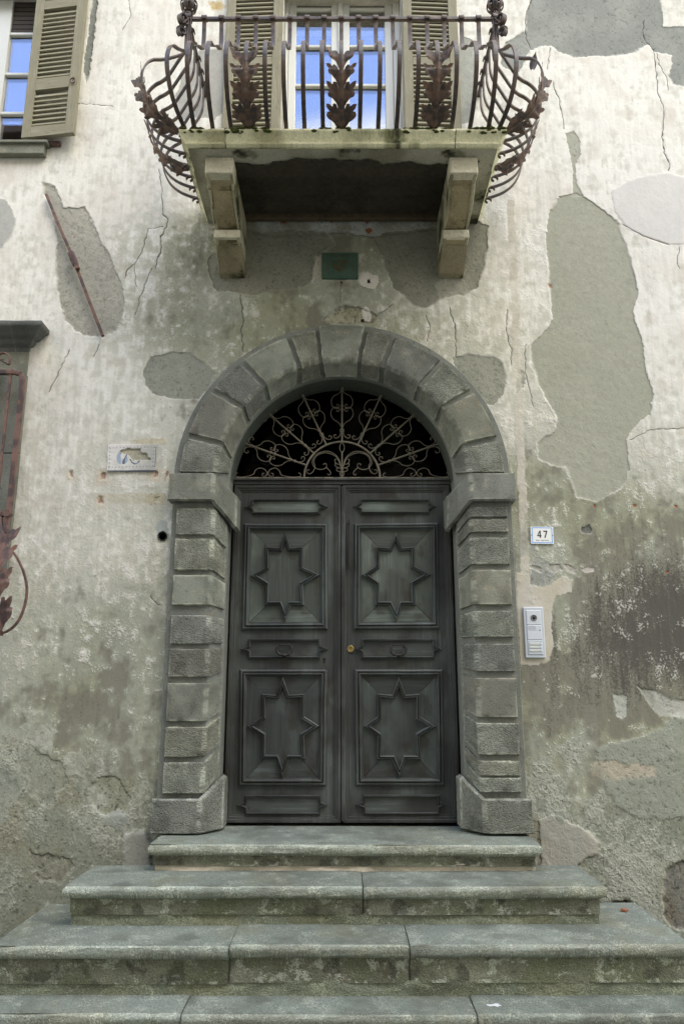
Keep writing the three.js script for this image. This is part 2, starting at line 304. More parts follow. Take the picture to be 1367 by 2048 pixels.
// ---------------------------------------------------------------- the old facade: lime plaster worn through its layers
const WX0 = -3.3, WX1 = 3.3, WY0 = -0.75, WY1 = 6.15, WN = 2048;
const wR = new Float32Array(WN * WN), wG = new Float32Array(WN * WN), wB = new Float32Array(WN * WN), wH = new Float32Array(WN * WN);
const P = a => a.map(q => at(q[0], q[1], 0));       // survey points to metres on the wall
{
  const sx = (WX1 - WX0) / WN, sy = (WY1 - WY0) / WN;
  // how much of the pale finish is left, surveyed spot by spot
  const ctl = [[100, 150, 1], [250, 330, .97], [60, 560, .95], [60, 330, .97], [250, 560, .58], [370, 560, .36], [350, 640, .42], [200, 760, .8], [120, 880, .74], [60, 700, .8], [200, 1080, .7], [60, 1000, .72], [100, 1230, .5], [250, 1310, .3], [300, 1150, .45],
    [150, 1390, .3], [60, 1330, .5], [100, 1550, .36], [300, 1500, .38], [200, 1700, .33], [40, 1780, .22], [600, 620, .3], [500, 640, .36], [560, 480, .25], [820, 640, .4], [930, 640, .56], [1000, 560, .75], [1040, 800, .6], [1200, 230, 1], [1150, 330, .98], [1320, 600, 1.02], [1345, 800, .85],
    [1340, 930, .62], [1180, 1050, .36], [1100, 1030, .4], [1150, 1160, .33], [1300, 1080, .42], [1240, 1240, -.02], [1330, 1310, -.32], [1260, 1330, -.28], [1350, 1250, -.22], [1300, 1180, .1], [1200, 1300, -.05], [1150, 1340, .26], [1320, 1430, .4], [1120, 1430, .26], [1150, 1520, .36], [1280, 1600, .38], [1130, 1600, .55], [1330, 1720, .4], [1200, 1760, .5], [330, 230, .95], [420, 60, .9], [930, 60, .9], [960, 240, .8], [690, 430, .3], [1010, 480, .62], [1090, 330, .9]]
    .map(([x, y, w]) => [...at(x, y, 0), w]);
  const CN = 72, coarse = new Float32Array(CN * CN);
  for (let j = 0; j < CN; j++) for (let i = 0; i < CN; i++) {
    const x = WX0 + (WX1 - WX0) * i / (CN - 1), y = WY0 + (WY1 - WY0) * j / (CN - 1); let a = 0, b = 0;
    for (const [cx, cy, w] of ctl) { const d = (x - cx) ** 2 + (y - cy) ** 2, k = 1 / (d * d + 0.006); a += k * w; b += k; }
    coarse[j * CN + i] = a / b;
  }
  const cs = (u, v) => { const x = clamp(u * (CN - 1), 0, CN - 1.001), y = clamp(v * (CN - 1), 0, CN - 1.001), i = x | 0, j = y | 0, f = x - i, g = y - j, k = j * CN + i; return lerp(lerp(coarse[k], coarse[k + 1], f), lerp(coarse[k + CN], coarse[k + CN + 1], f), g); };
  const WHITE = [.715, .69, .615], CREAM = [.5, .478, .385], PINK = [.615, .56, .485], GREY = [.325, .33, .258], OLIVE = [.29, .288, .2], BROWN = [.185, .17, .132], BLACK = [.085, .079, .066], ROUGH = [.236, .243, .184];
  const yLow = yAt(1540, 0);
  for (let j = 0; j < WN; j++) for (let i = 0; i < WN; i++) {
    const x = WX0 + (i + .5) * sx, y = WY0 + (j + .5) * sy, k = j * WN + i;
    const big = fbm(x * 1.5 + 3, y * 1.3 + 8, 5), med = fbm(x * 5 + 31, y * 4.2 + 5, 5), fine = fbm(x * 24 + 7, y * 22 + 3, 4), g = vn(x * 150, y * 150), g2 = vn(x * 300 + 5, y * 300), streak = fbm(x * 16 + 3, y * 1.6 + 7, 4), hatch = fbm(x * 60, y * 9, 2);
    const W = cs(i / WN, j / WN), low = smooth(1.7, -.2, y);
    // finish left: the survey broken up by noise of several sizes
    const left = W + (big - .5) * .6 + (med - .5) * .45 + (fine - .5) * .42 + (streak - .5) * .3;
    const m = smooth(.34, .7, left + (g - .5) * .3), m2 = smooth(.5, 1.08, left + (fine - .5) * .7 + (hatch - .5) * .25);
    const dark = smooth(.16, -.14, left - (fine - .5) * .35 - (med - .5) * .3 + (g - .5) * .3 + (hatch - .5) * .25), brown = smooth(.36, .14, left + (med - .5) * .3);
    let c = mix3(mix3(GREY, OLIVE, smooth(.4, .66, fbm(x * 2.3 + 50, y * 2 + 4, 4))), [.535, .522, .445], smooth(.36, .68, W));
    c = mix3(c, mix3(CREAM, [.56, .535, .455], smooth(.5, .8, W)), m * .8); c = mix3(c, WHITE, m2);
    c = mix3(c, PINK, .45 * smooth(.5, .68, fbm(x * 2.1 + 9, y * 2.6 + 60, 5)) * m2);
    c = mix3(c, BROWN, brown * .75); c = mix3(c, BLACK, dark * .85);
    // rain streaks, brush hatching, soot freckles, chipped limewash
    c = mix3(c, OLIVE, .34 * (1.1 - .75 * clamp(W)) * smooth(.54, .74, streak * .7 + med * .3));
    c = mix3(c, [.5, .44, .36], .3 * smooth(.6, .74, fbm(x * 7 + 77, y * 6 + 12, 4)) * m);
    const chip = smooth(.655, .7, fine * .5 + g * .3 + med * .22) * smooth(1.15, .35, W);
    c = mix3(c, [.56, .54, .48], .6 * chip);
    const soot = smooth(.72, .82, fbm(x * 38 + 5, y * 34 + 15, 3) * .8 + (1 - W) * .06 + g2 * .1);
    c = mix3(c, [.1, .095, .08], .45 * soot);
    let h = .0034 * (big - .5) + .0026 * (med - .5) + .0011 * (fine - .5) + .0011 * m + .0008 * (hatch - .5) + .0005 * (g - .5) + .0012 * chip;
    // the rough coarse render of the plinth zone, pitted and gravelly
    const rough = smooth(-.08, .12, yLow + .22 * (fbm(x * 1.7 + 4, 7, 3) - .5) - y + (med - .5) * .9);
    if (rough > 0) {
      const pit = smooth(.7, .82, vn(x * 130 + 3, y * 130 + 8) * .6 + vn(x * 64, y * 64) * .4), peb = vn(x * 85, y * 85) * .5 + g * .5;
      let r = mix3(ROUGH, [.355, .355, .285], smooth(.42, .62, med * .5 + fine * .3 + peb * .2 + (W - .36) * .8)); r = mix3(r, [.24, .22, .15], .6 * smooth(.5, .64, fbm(x * 3 + 1, y * 3 + 90, 4)));
      r = r.map(q => q * (.8 + .4 * peb)); r = mix3(r, [.11, .105, .085], pit * .7);
      c = mix3(c, r, rough); h += rough * (.0011 * (peb - .5) - .0012 * pit + .003 * (med - .5));
    }
    const t = (.92 + .16 * g2) * (.95 + .1 * hatch);
    wR[k] = c[0] * t; wG[k] = c[1] * t; wB[k] = c[2] * t; wH[k] = h;
  }
  // repairs, losses and bare spots; every one with its own ragged outline
  function patch(poly, { col, col2 = null, grain = .3, dh = -.004, warp = .018, rim = .25, edge = .006, soft = 0, pits = .4, keep = 0 }) {
    const p = P(poly), n = p.length; let x0 = 9, x1 = -9, y0 = 9, y1 = -9;
    for (const [x, y] of p) { x0 = Math.min(x0, x); x1 = Math.max(x1, x); y0 = Math.min(y0, y); y1 = Math.max(y1, y); }
    const i0 = Math.max(0, ((x0 - .06 - WX0) / sx) | 0), i1 = Math.min(WN - 1, ((x1 + .06 - WX0) / sx) | 0), j0 = Math.max(0, ((y0 - .06 - WY0) / sy) | 0), j1 = Math.min(WN - 1, ((y1 + .06 - WY0) / sy) | 0);
    for (let j = j0; j <= j1; j++) for (let i = i0; i <= i1; i++) {
      const X = WX0 + (i + .5) * sx, Y = WY0 + (j + .5) * sy;
      const x = X + warp * 2 * (fbm(X * 14 + 5, Y * 14, 4) - .5) + .016 * (fbm(X * 60 + 5, Y * 60, 3) - .5), y = Y + warp * 2 * (fbm(X * 14 + 60, Y * 14 + 9, 4) - .5) + .016 * (fbm(X * 60 + 80, Y * 60 + 31, 3) - .5);
      let ins = false, d2 = 1;
      for (let a = 0, b = n - 1; a < n; b = a++) {
        const ax = p[a][0], ay = p[a][1], bx = p[b][0], by = p[b][1];
        if ((ay > y) !== (by > y) && x < (bx - ax) * (y - ay) / (by - ay) + ax) ins = !ins;
        const ex = bx - ax, ey = by - ay, t = clamp(((x - ax) * ex + (y - ay) * ey) / (ex * ex + ey * ey + 1e-9)), qx = x - ax - ex * t, qy = y - ay - ey * t, q = qx * qx + qy * qy; if (q < d2) d2 = q;
      }
      const d = (ins ? 1 : -1) * Math.sqrt(d2), k = j * WN + i;
      if (d < -.035) continue;
      const ed = (soft || edge) * (.5 + 4.5 * smooth(.5, .68, fbm(X * 4 + 40, Y * 4 + 11, 3))), m = smooth(-ed * .5, ed * .5, d), med = fbm(X * 6 + 13, Y * 5 + 4, 4), fine = fbm(X * 40 + 1, Y * 40, 3), g = vn(X * 180 + 2, Y * 180), pit = smooth(.68, .78, vn(X * 110, Y * 110) * .5 + vn(X * 55 + 2, Y * 55) * .5);
      let c = col2 ? mix3(col, col2, smooth(.38, .64, med * .7 + fine * .3)) : col;
      const tone = 1 + grain * ((med - .5) * .7 + (fine - .5) * .9 + (g - .5) * .6); c = c.map(q => q * tone); c = mix3(c, c.map(q => q * .35), pits * pit);
      const a = m * (1 - keep * smooth(.45, .6, fbm(X * 9 + 8, Y * 7, 4)));
      wR[k] = lerp(wR[k], c[0], a); wG[k] = lerp(wG[k], c[1], a); wB[k] = lerp(wB[k], c[2], a);
      const lip = .7 * rim * smooth(-.02, -.003, d) * (1 - m) * smooth(.35, .6, fine * .5 + med * .5);     // broken limewash along the edge
      wR[k] = lerp(wR[k], .66, lip); wG[k] = lerp(wG[k], .63, lip); wB[k] = lerp(wB[k], .57, lip);
      wH[k] = lerp(wH[k], wH[k] * .5 + dh * .8 + .0035 * grain * (fine - .5) + .002 * grain * (g - .5) - .0012 * pits * pit, m);
      if (dh < 0) wH[k] += .0015 * rim * smooth(-.02, -.004, d) * (1 - m);
    }
  }
  const CEM = [.31, .308, .245], CEM2 = [.25, .25, .2], SMOOTHC = [.362, .356, .283];
  patch([[1071, -30], [1050, 28], [1051, 62], [1010, 85], [1000, 130], [1035, 150], [1052, 110], [1075, 92], [1100, 90], [1116, 103], [1146, 114], [1180, 112], [1232, 111], [1262, 106], [1296, 88], [1308, 103], [1342, 110], [1342, 130], [1335, 150], [1345, 169], [1390, 178], [1390, 54], [1326, 54], [1322, 12], [1310, -30]], { col: [.31, .315, .275], col2: [.235, .24, .212], dh: -.004, grain: .3, warp: .012 });
  patch([[1150, 385], [1185, 405], [1230, 440], [1252, 490], [1265, 540], [1276, 590], [1263, 625], [1281, 670], [1290, 730], [1305, 790], [1298, 830], [1275, 850], [1252, 880], [1258, 940], [1238, 978], [1195, 1003], [1155, 994], [1132, 935], [1100, 930], [1076, 918], [1074, 885], [1110, 862], [1113, 832], [1086, 790], [1066, 740], [1058, 692], [1085, 668], [1103, 640], [1098, 560], [1090, 480], [1096, 430], [1118, 395]], { col: SMOOTHC, col2: [.325, .322, .252], grain: .25, warp: .014, pits: .12, dh: -.004, rim: .7 });
  patch([[1147, 262], [1160, 285], [1158, 310], [1150, 330], [1153, 370], [1165, 392], [1143, 392], [1145, 340], [1137, 300], [1130, 268]], { col: SMOOTHC, grain: .2, dh: -.003, warp: .008 });
  patch([[1222, 382], [1260, 360], [1300, 350], [1335, 345], [1390, 362], [1390, 484], [1340, 490], [1300, 478], [1255, 458], [1230, 425]], { col: [.63, .6, .55], col2: [.58, .555, .51], grain: .12, dh: .003, pits: .08, warp: .008, rim: 0 });
  patch([[85, 366], [110, 372], [122, 396], [124, 414], [150, 416], [170, 414], [178, 432], [186, 450], [196, 470], [206, 492], [220, 512], [230, 540], [243, 570], [250, 605], [246, 640], [232, 662], [205, 675], [175, 672], [150, 662], [130, 640], [119, 600], [113, 540], [115, 485], [108, 440], [98, 405], [88, 388]], { col: [.385, .365, .3], col2: [.33, .318, .26], grain: .5, warp: .012, dh: -.005, rim: .5 });
  patch([[-30, 396], [10, 398], [26, 420], [32, 440], [25, 470], [4, 496], [-30, 500]], { col: [.4, .39, .35], grain: .2, dh: .002, pits: .1, warp: .006, rim: 0 });
  patch([[287, 745], [300, 715], [338, 704], [380, 708], [410, 725], [430, 748], [420, 775], [396, 797], [350, 798], [312, 790], [292, 772]], { col: CEM, col2: CEM2, grain: .45, warp: .012 });
  patch([[905, 716], [935, 708], [960, 713], [985, 712], [1004, 725], [1010, 760], [1002, 792], [985, 810], [960, 806], [930, 770], [910, 745]], { col: CEM, col2: CEM2, grain: .45, warp: .012 });
  patch([[1030, 738], [1046, 745], [1050, 765], [1040, 785], [1030, 790]], { col: CEM, grain: .4 });
  const q4 = a => a.map(([x, y]) => [380 + x / 2.071, 260 + y / 2.071]);
  patch(q4([[220, 370], [400, 352], [560, 345], [720, 352], [900, 350], [1035, 350], [1035, 420], [900, 425], [760, 440], [600, 430], [420, 440], [230, 430]]), { col: [.5, .51, .47], col2: [.27, .26, .21], grain: .5, warp: .03, dh: -.006, keep: .4 });
  patch(q4([[75, 545], [85, 520], [118, 502], [140, 470], [215, 400], [300, 420], [420, 410], [560, 420], [600, 470], [530, 520], [515, 560], [500, 625], [440, 655], [340, 662], [260, 680], [180, 668], [110, 668], [86, 610]]), { col: [.285, .272, .212], col2: [.21, .207, .163], grain: .5, warp: .014 });
  patch(q4([[765, 455], [795, 530], [818, 590], [842, 655], [890, 688], [918, 728], [965, 735], [1010, 722], [1050, 690], [1130, 682], [1190, 652], [1200, 600], [1220, 545], [1228, 470], [1232, 400], [1190, 375], [1030, 400], [900, 415], [800, 420]]), { col: [.285, .272, .212], col2: [.21, .207, .163], grain: .5, warp: .014 });
  patch(q4([[1015, 640], [1060, 612], [1130, 625], [1150, 660], [1090, 690], [1040, 700]]), { col: [.33, .315, .25], grain: .3, warp: .02, dh: -.002 });
  for (const [x, y] of [[385, 380], [590, 372], [735, 375], [740, 415]]) patch(q4([[x - 12, y - 6], [x + 4, y - 12], [x + 16, y - 2], [x + 2, y + 12], [x - 10, y + 6]]), { col: [.3, .12, .06], warp: .008, rim: 0 });
  // chased pipe runs filled with cream mortar, and the fill round the entry panel
  patch([[1012, 400], [1026, 400], [1034, 560], [1040, 700], [1048, 900], [1056, 1100], [1058, 1160], [1040, 1160], [1036, 1000], [1030, 860], [1026, 700], [1018, 560]], { col: [.53, .49, .405], grain: .3, warp: .01, dh: .001, pits: .1, rim: .1, keep: .55 });
  patch([[1030, 1146], [1058, 1150], [1060, 1168], [1080, 1174], [1100, 1172], [1112, 1160], [1125, 1155], [1140, 1162], [1142, 1184], [1110, 1192], [1104, 1210], [1102, 1260], [1106, 1295], [1092, 1326], [1060, 1332], [1040, 1330], [1034, 1230]], { col: [.56, .52, .435], col2: [.5, .45, .35], grain: .12, warp: .007, dh: .002, pits: .05, rim: .1 });
  patch([[1060, 1060], [1074, 1060], [1062, 1150], [1058, 1165], [1075, 1172], [1100, 1166], [1112, 1150], [1104, 1130], [1062, 1100]], { col: [.29, .29, .25], grain: .4, warp: .01, dh: 0, rim: 0, keep: .4 });
  for (const [x, y, r] of [[1072, 1138, 9], [1105, 1138, 14], [1138, 1138, 14], [1177, 1140, 11]]) patch([[x - r, y - 4], [x - r * .3, y - r * .6], [x + r, y - 5], [x + r * .8, y + 5], [x, y + r * .6], [x - r * .8, y + 4]], { col: [.52, .47, .41], col2: [.36, .34, .29], grain: .4, warp: .03, dh: -.003, rim: .2 });
  for (const [x, y] of [[1188, 1012], [1268, 1012], [1350, 1013], [1333, 1145], [1100, 571]]) patch([[x - 3, y - 3], [x + 3, y - 2], [x + 2, y + 3], [x - 2, y + 2]], { col: [.3, .13, .06], warp: .004, rim: 0, dh: -.005 });
  patch([[1160, 1052], [1176, 1048], [1184, 1060], [1178, 1070], [1160, 1066]], { col: [.15, .15, .13], grain: .5, dh: -.008 });
  // newer render at the foot of the wall
  patch([[1076, 1642], [1100, 1632], [1120, 1634], [1138, 1646], [1160, 1655], [1185, 1672], [1198, 1685], [1194, 1708], [1172, 1716], [1150, 1736], [1115, 1745], [1082, 1745]], { col: [.4, .37, .3], col2: [.34, .325, .27], grain: .2, dh: .008, warp: .008, rim: 0, pits: .1 });
  patch([[1108, 1624], [1128, 1622], [1132, 1640], [1122, 1650], [1108, 1642]], { col: [.262, .27, .215], grain: .3, dh: .004, rim: 0 });
  patch([[1070, 1590], [1092, 1598], [1096, 1620], [1080, 1628], [1070, 1615]], { col: [.27, .275, .22], grain: .3, dh: .002, rim: 0 });
  patch([[1190, 1500], [1240, 1480], [1300, 1470], [1390, 1400], [1390, 1630], [1330, 1640], [1260, 1628], [1230, 1605], [1212, 1575], [1196, 1540]], { col: [.32, .33, .262], col2: [.262, .27, .215], grain: .4, dh: .003, warp: .03, rim: .2, pits: .6, keep: .25 });
  patch([[1225, 1388], [1252, 1390], [1254, 1425], [1243, 1438], [1232, 1430]], { col: [.42, .42, .36], grain: .3, warp: .01 });
  patch([[1274, 1372], [1300, 1380], [1345, 1398], [1390, 1400], [1390, 1440], [1320, 1430], [1290, 1400]], { col: [.43, .42, .36], grain: .4, warp: .02, rim: 0, keep: .4 });
  patch([[1182, 1528], [1230, 1525], [1310, 1530], [1308, 1550], [1240, 1556], [1180, 1556]], { col: [.42, .37, .28], grain: .3, warp: .025, rim: 0, dh: 0, keep: .35 });
  patch([[1330, 1740], [1350, 1726], [1390, 1728], [1390, 1870], [1340, 1850], [1322, 1830], [1328, 1790]], { col: [.21, .2, .165], col2: [.17, .15, .11], grain: .6, warp: .02, dh: -.012, rim: .1, pits: .7 });
  patch([[1212, 1826], [1225, 1806], [1250, 1800], [1275, 1812], [1285, 1826], [1255, 1830]], { col: [.13, .11, .075], grain: .6, warp: .012, dh: -.025, rim: .2 });
  patch([[250, 1668], [268, 1660], [292, 1664], [304, 1690], [302, 1742], [256, 1748], [248, 1710]], { col: [.36, .345, .29], col2: [.3, .29, .245], grain: .3, warp: .012, dh: .012, rim: 0, pits: .1 });
  patch([[-30, 1535], [20, 1534], [36, 1560], [32, 1600], [14, 1640], [-30, 1655]], { col: [.235, .243, .198], col2: [.275, .282, .225], grain: .45, warp: .03, rim: 0, dh: .001, keep: .3, edge: .014 });
  patch([[66, 1508], [82, 1512], [110, 1518], [135, 1530], [140, 1560], [120, 1590], [100, 1608], [78, 1598], [60, 1560], [45, 1545], [50, 1520]], { col: [.262, .265, .205], grain: .5, warp: .05, rim: .2, pits: .6, keep: .5, edge: .012 });
  patch([[134, 1512], [160, 1505], [178, 1530], [170, 1556], [140, 1550], [130, 1530]], { col: [.38, .38, .31], grain: .35, warp: .04, rim: 0, dh: .002, keep: .5, edge: .012 });
  patch([[45, 1412], [95, 1420], [105, 1470], [110, 1515], [80, 1512], [50, 1480]], { col: [.375, .375, .305], grain: .4, warp: .06, rim: 0, dh: .002, keep: .6, edge: .014 });
  patch([[182, 1570], [195, 1556], [228, 1550], [240, 1560], [262, 1600], [250, 1630], [215, 1632], [185, 1610], [176, 1590]], { col: [.28, .275, .2], col2: [.36, .355, .29], grain: .5, warp: .025, rim: .3, dh: -.006, pits: .8 });
  patch([[195, 1632], [240, 1622], [262, 1640], [240, 1655], [205, 1650]], { col: [.32, .33, .28], grain: .3, warp: .04, rim: 0, dh: .002, keep: .4, edge: .012 });
  patch([[56, 1700], [85, 1712], [140, 1712], [150, 1735], [120, 1760], [80, 1755], [60, 1730]], { col: [.17, .165, .12], col2: [.25, .24, .18], grain: .6, warp: .04, rim: 0, dh: -.006, pits: .8, keep: .3 });
  // broken-out spot over the keystone, white filler round old screw holes
  patch([[648, 640], [655, 628], [668, 618], [690, 612], [712, 612], [730, 620], [752, 626], [757, 632], [742, 645], [700, 645], [672, 646]], { col: [.3, .28, .19], col2: [.38, .36, .27], grain: .7, warp: .012, dh: -.018, rim: .3, pits: .9 });
  patch([[720, 620], [730, 612], [740, 620], [745, 632], [738, 642], [722, 640]], { col: [.66, .61, .54], grain: .2, warp: .012, dh: -.002, rim: 0 });
  patch([[714, 560], [722, 548], [738, 543], [755, 550], [756, 566], [750, 580], [735, 578], [722, 572]], { col: [.66, .61, .53], grain: .2, warp: .018, dh: .002, rim: 0, pits: .1 });
  for (const [x, y, r] of [[737, 562, 3], [724, 639, 3.4], [681, 565, 2]]) patch([[x - r, y - r], [x + r, y - r], [x + r, y + r], [x - r, y + r]], { col: [.05, .03, .025], warp: .003, rim: 0, dh: -.012 });
  patch([[630, 512], [643, 510], [643, 556], [625, 558], [628, 530]], { col: [.44, .41, .33], grain: .15, warp: .006, rim: 0, dh: 0 });
  // the mortar beds where an old plate was taken off, with brick showing in the plug holes
  for (const [x, y, w, h] of [[206, 952, 7, 9], [312, 948, 6, 7], [333, 948, 3, 7], [200, 1000, 6, 9], [313, 998, 8, 6], [142, 948, 5, 7]]) {
    patch([[x - w * 2, y - h * 1.4], [x + w * 2, y - h * 1.4], [x + w * 2.2, y + h * 2], [x - w * 2, y + h * 2]], { col: [.52, .46, .36], grain: .3, warp: .014, dh: 0, rim: 0, keep: .4 });
    patch([[x - w * .6, y - h * .7], [x + w * .6, y - h * .7], [x + w * .6, y + h * .7], [x - w * .6, y + h * .7]], { col: [.33, .19, .13], col2: [.42, .3, .22], warp: .006, dh: -.01, rim: 0 });
  }
  patch([[216, 990], [330, 985], [332, 1005], [260, 1008], [216, 1005]], { col: [.47, .42, .3], grain: .3, warp: .012, dh: 0, rim: 0, keep: .5 });
  patch([[262, 880], [330, 876], [332, 888], [262, 890]], { col: [.5, .45, .33], grain: .25, warp: .008, dh: 0, rim: 0, keep: .3 });
  patch([[312, 1054], [320, 1040], [332, 1042], [337, 1060], [332, 1072], [316, 1070]], { col: [.4, .41, .37], grain: .15, warp: .005, dh: .001, rim: 0, pits: 0 });
  patch([[186, -30], [196, -30], [192, 40], [186, 90], [178, 150], [172, 165], [168, 140], [178, 60]], { col: [.23, .24, .21], grain: .4, warp: .012, dh: -.006, rim: .3 });
  patch([[400, 100], [450, 98], [452, 220], [430, 240], [398, 235], [360, 240], [352, 190], [366, 140]], { col: [.37, .36, .32], grain: .2, warp: .01, dh: -.002, rim: .2, pits: .1 });
  patch([[920, 70], [945, 80], [950, 160], [940, 245], [915, 250], [912, 120]], { col: [.35, .35, .3], grain: .25, warp: .01, dh: -.002, rim: .2, pits: .15 });
  patch([[418, 4], [440, 2], [452, 14], [440, 22], [424, 20]], { col: [.46, .35, .17], grain: .5, warp: .012, dh: 0, rim: 0, keep: .3 });
  // cracks
  function crack(pts, w = .0035, seed = 1, nested = false) {
    const p = nested ? pts : P(pts), r = rng(seed * 97 + 13), q = [];
    for (let i = 0; i < p.length - 1; i++) { const n = Math.max(1, Math.round(Math.hypot(p[i + 1][0] - p[i][0], p[i + 1][1] - p[i][1]) / .022)); for (let k = 0; k < n; k++) q.push([lerp(p[i][0], p[i + 1][0], k / n) + (r() - .5) * .012, lerp(p[i][1], p[i + 1][1], k / n) + (r() - .5) * .008, w * (.15 + 1.5 * r() * r())]); }
    if (false) for (let k = 2; k < q.length - 1; k++) if (r() < .16) { const a = r() < .5 ? 1 : -1, b = [[q[k][0], q[k][1]]]; for (let t = 0; t < 3; t++) b.push([b[t][0] + a * (.012 + .03 * r()), b[t][1] - (.01 + .035 * r())]); crack(b, w * .5, seed + k, true); }
    for (let s = 0; s < q.length - 1; s++) {
      const [ax, ay, wa] = q[s], [bx, by, wb] = q[s + 1], e = .012, ex = bx - ax, ey = by - ay;
      const i0 = ((Math.min(ax, bx) - e - WX0) / sx) | 0, i1 = ((Math.max(ax, bx) + e - WX0) / sx) | 0, j0 = ((Math.min(ay, by) - e - WY0) / sy) | 0, j1 = ((Math.max(ay, by) + e - WY0) / sy) | 0;
      for (let j = Math.max(0, j0); j <= Math.min(WN - 1, j1); j++) for (let i = Math.max(0, i0); i <= Math.min(WN - 1, i1); i++) {
        const x = WX0 + (i + .5) * sx, y = WY0 + (j + .5) * sy, t = clamp(((x - ax) * ex + (y - ay) * ey) / (ex * ex + ey * ey + 1e-9)), d = Math.hypot(x - ax - ex * t, y - ay - ey * t), ww = lerp(wa, wb, t), m = smooth(ww + .0018, ww * .4, d), k = j * WN + i;
        if (m > 0) { wR[k] = lerp(wR[k], .07, m * .85); wG[k] = lerp(wG[k], .065, m * .85); wB[k] = lerp(wB[k], .055, m * .85); wH[k] = Math.min(wH[k], lerp(wH[k], -.009, m)); }
      }
    }
  }
  [[[[319, 340], [323, 380], [326, 414], [327, 429], [335, 438], [332, 454], [320, 478], [323, 500], [316, 518], [310, 543]], .004], [[[327, 454], [298, 458], [290, 481], [286, 500], [270, 527], [255, 540], [246, 564]], .0022], [[[304, 537], [293, 564], [281, 592], [276, 616], [267, 635]], .002], [[[270, 530], [271, 560], [274, 580]], .0016],
    [[[480, 590], [484, 617], [486, 640], [482, 660], [486, 690], [485, 708]], .0036], [[[1071, -20], [1051, 27], [1050, 60], [1053, 80], [1063, 103]], .004], [[[1104, 163], [1116, 199], [1123, 229], [1128, 262]], .0034], [[[1100, 95], [1096, 126], [1091, 143]], .0022],
    [[[1287, 40], [1285, 60], [1290, 80], [1307, 100], [1312, 153], [1315, 186], [1325, 212], [1325, 239], [1323, 275], [1327, 305], [1338, 332], [1335, 345]], .0042], [[[1311, 106], [1319, 133], [1332, 156], [1337, 186]], .003], [[[897, 615], [909, 654], [911, 696], [909, 721]], .0026], [[[852, 631], [859, 656], [852, 690]], .002],
    [[[681, 566], [680, 610]], .0016], [[[1050, 690], [1048, 730], [1056, 770], [1066, 820]], .0022], [[[140, 700], [120, 740], [95, 790]], .0016], [[[200, 690], [185, 720]], .0018], [[[1358, 495], [1352, 525], [1362, 545]], .002], [[[1258, 880], [1300, 860], [1380, 856]], .0014], [[[1015, 620], [1010, 660], [1022, 700], [1020, 740]], .002],
    [[[88, 220], [140, 205], [230, 214]], .0011], [[[350, 1790], [352, 1792]], .001], [[[245, 60], [262, 30], [255, -20]], .0014], [[[300, 1190], [316, 1210], [330, 1208]], .0016], [[[1245, 450], [1290, 474], [1340, 492]], .0016], [[[757, 628], [775, 618], [790, 605]], .0018], [[[660, 646], [640, 660], [634, 670]], .0016]]
    .forEach(([p, w], i) => crack(p, w * .62, i + 1));
}
const wallColor = new Uint8Array(WN * WN * 4), wallBump = new Uint8Array(WN * WN * 4);
for (let k = 0; k < WN * WN; k++) { wallColor[k * 4] = toS(wR[k]); wallColor[k * 4 + 1] = toS(wG[k]); wallColor[k * 4 + 2] = toS(wB[k]); wallColor[k * 4 + 3] = 255; const h = Math.round(clamp((wH[k] + .03) / .05) * 255); wallBump[k * 4] = wallBump[k * 4 + 1] = wallBump[k * 4 + 2] = h; wallBump[k * 4 + 3] = 255; }
M.wall = new THREE.MeshPhysicalMaterial({ map: dataTex(wallColor, WN, true, false), bumpMap: dataTex(wallBump, WN, false, false), bumpScale: .05, roughness: .95, specularIntensity: .2 });
const hAt = (x, y) => { let s = 0, n = 0; const i = ((x - WX0) / (WX1 - WX0) * WN) | 0, j = ((y - WY0) / (WY1 - WY0) * WN) | 0; for (let b = -1; b <= 1; b++) for (let a = -1; a <= 1; a++) { const q = clamp(i + a, 0, WN - 1), r = clamp(j + b, 0, WN - 1); s += wH[r * WN + q]; n++; } return s / n; };

// openings of the facade
const ARC = { y: 2.167, rOut: 1.07, rIn: .832, rCh: .757 };
const FW = { x0: -.45, x1: .455, y0: 4.16, y1: 6.5 }, LW = { x0: -3.1, x1: -2.335, y0: 4.715, y1: 6.5 }, GW = { x0: -3.15, x1: -2.3, y0: 1.2, y1: 3.03 };
const inRect = (r, x, y) => x > r.x0 && x < r.x1 && y > r.y0 && y < r.y1;
const opening = (x, y) => inRect(FW, x, y) || inRect(LW, x, y) || inRect(GW, x, y) || (y < ARC.y ? Math.abs(x) < .95 && y > -.02 : Math.hypot(x, y - ARC.y) < .95) || Math.hypot(x + 1.16, y - 1.79) < .03;
const wall = (() => {
  const nx = 600, ny = 628, pos = new Float32Array(nx * ny * 3), uv = new Float32Array(nx * ny * 2), idx = [];
  for (let j = 0; j < ny; j++) for (let i = 0; i < nx; i++) { const u = i / (nx - 1), v = j / (ny - 1), x = lerp(WX0, WX1, u), y = lerp(WY0, WY1, v), k = j * nx + i; pos.set([x, y, hAt(x, y)], k * 3); uv.set([u, v], k * 2); }
  for (let j = 0; j < ny - 1; j++) for (let i = 0; i < nx - 1; i++) { const x = lerp(WX0, WX1, (i + .5) / (nx - 1)), y = lerp(WY0, WY1, (j + .5) / (ny - 1)); if (opening(x, y)) continue; const a = j * nx + i, b = a + 1, c = a + nx, d = c + 1; idx.push(a, b, c, b, d, c); }
  const g = new THREE.BufferGeometry(); g.setAttribute('position', new THREE.BufferAttribute(pos, 3)); g.setAttribute('uv', new THREE.BufferAttribute(uv, 2)); g.setIndex(idx); g.computeVertexNormals();
  const m = mesh('wall', g, M.wall); meta(m, 'weathered pale lime plaster facade with grey cement patches and cracks', null, null, 'structure'); return m;
})();
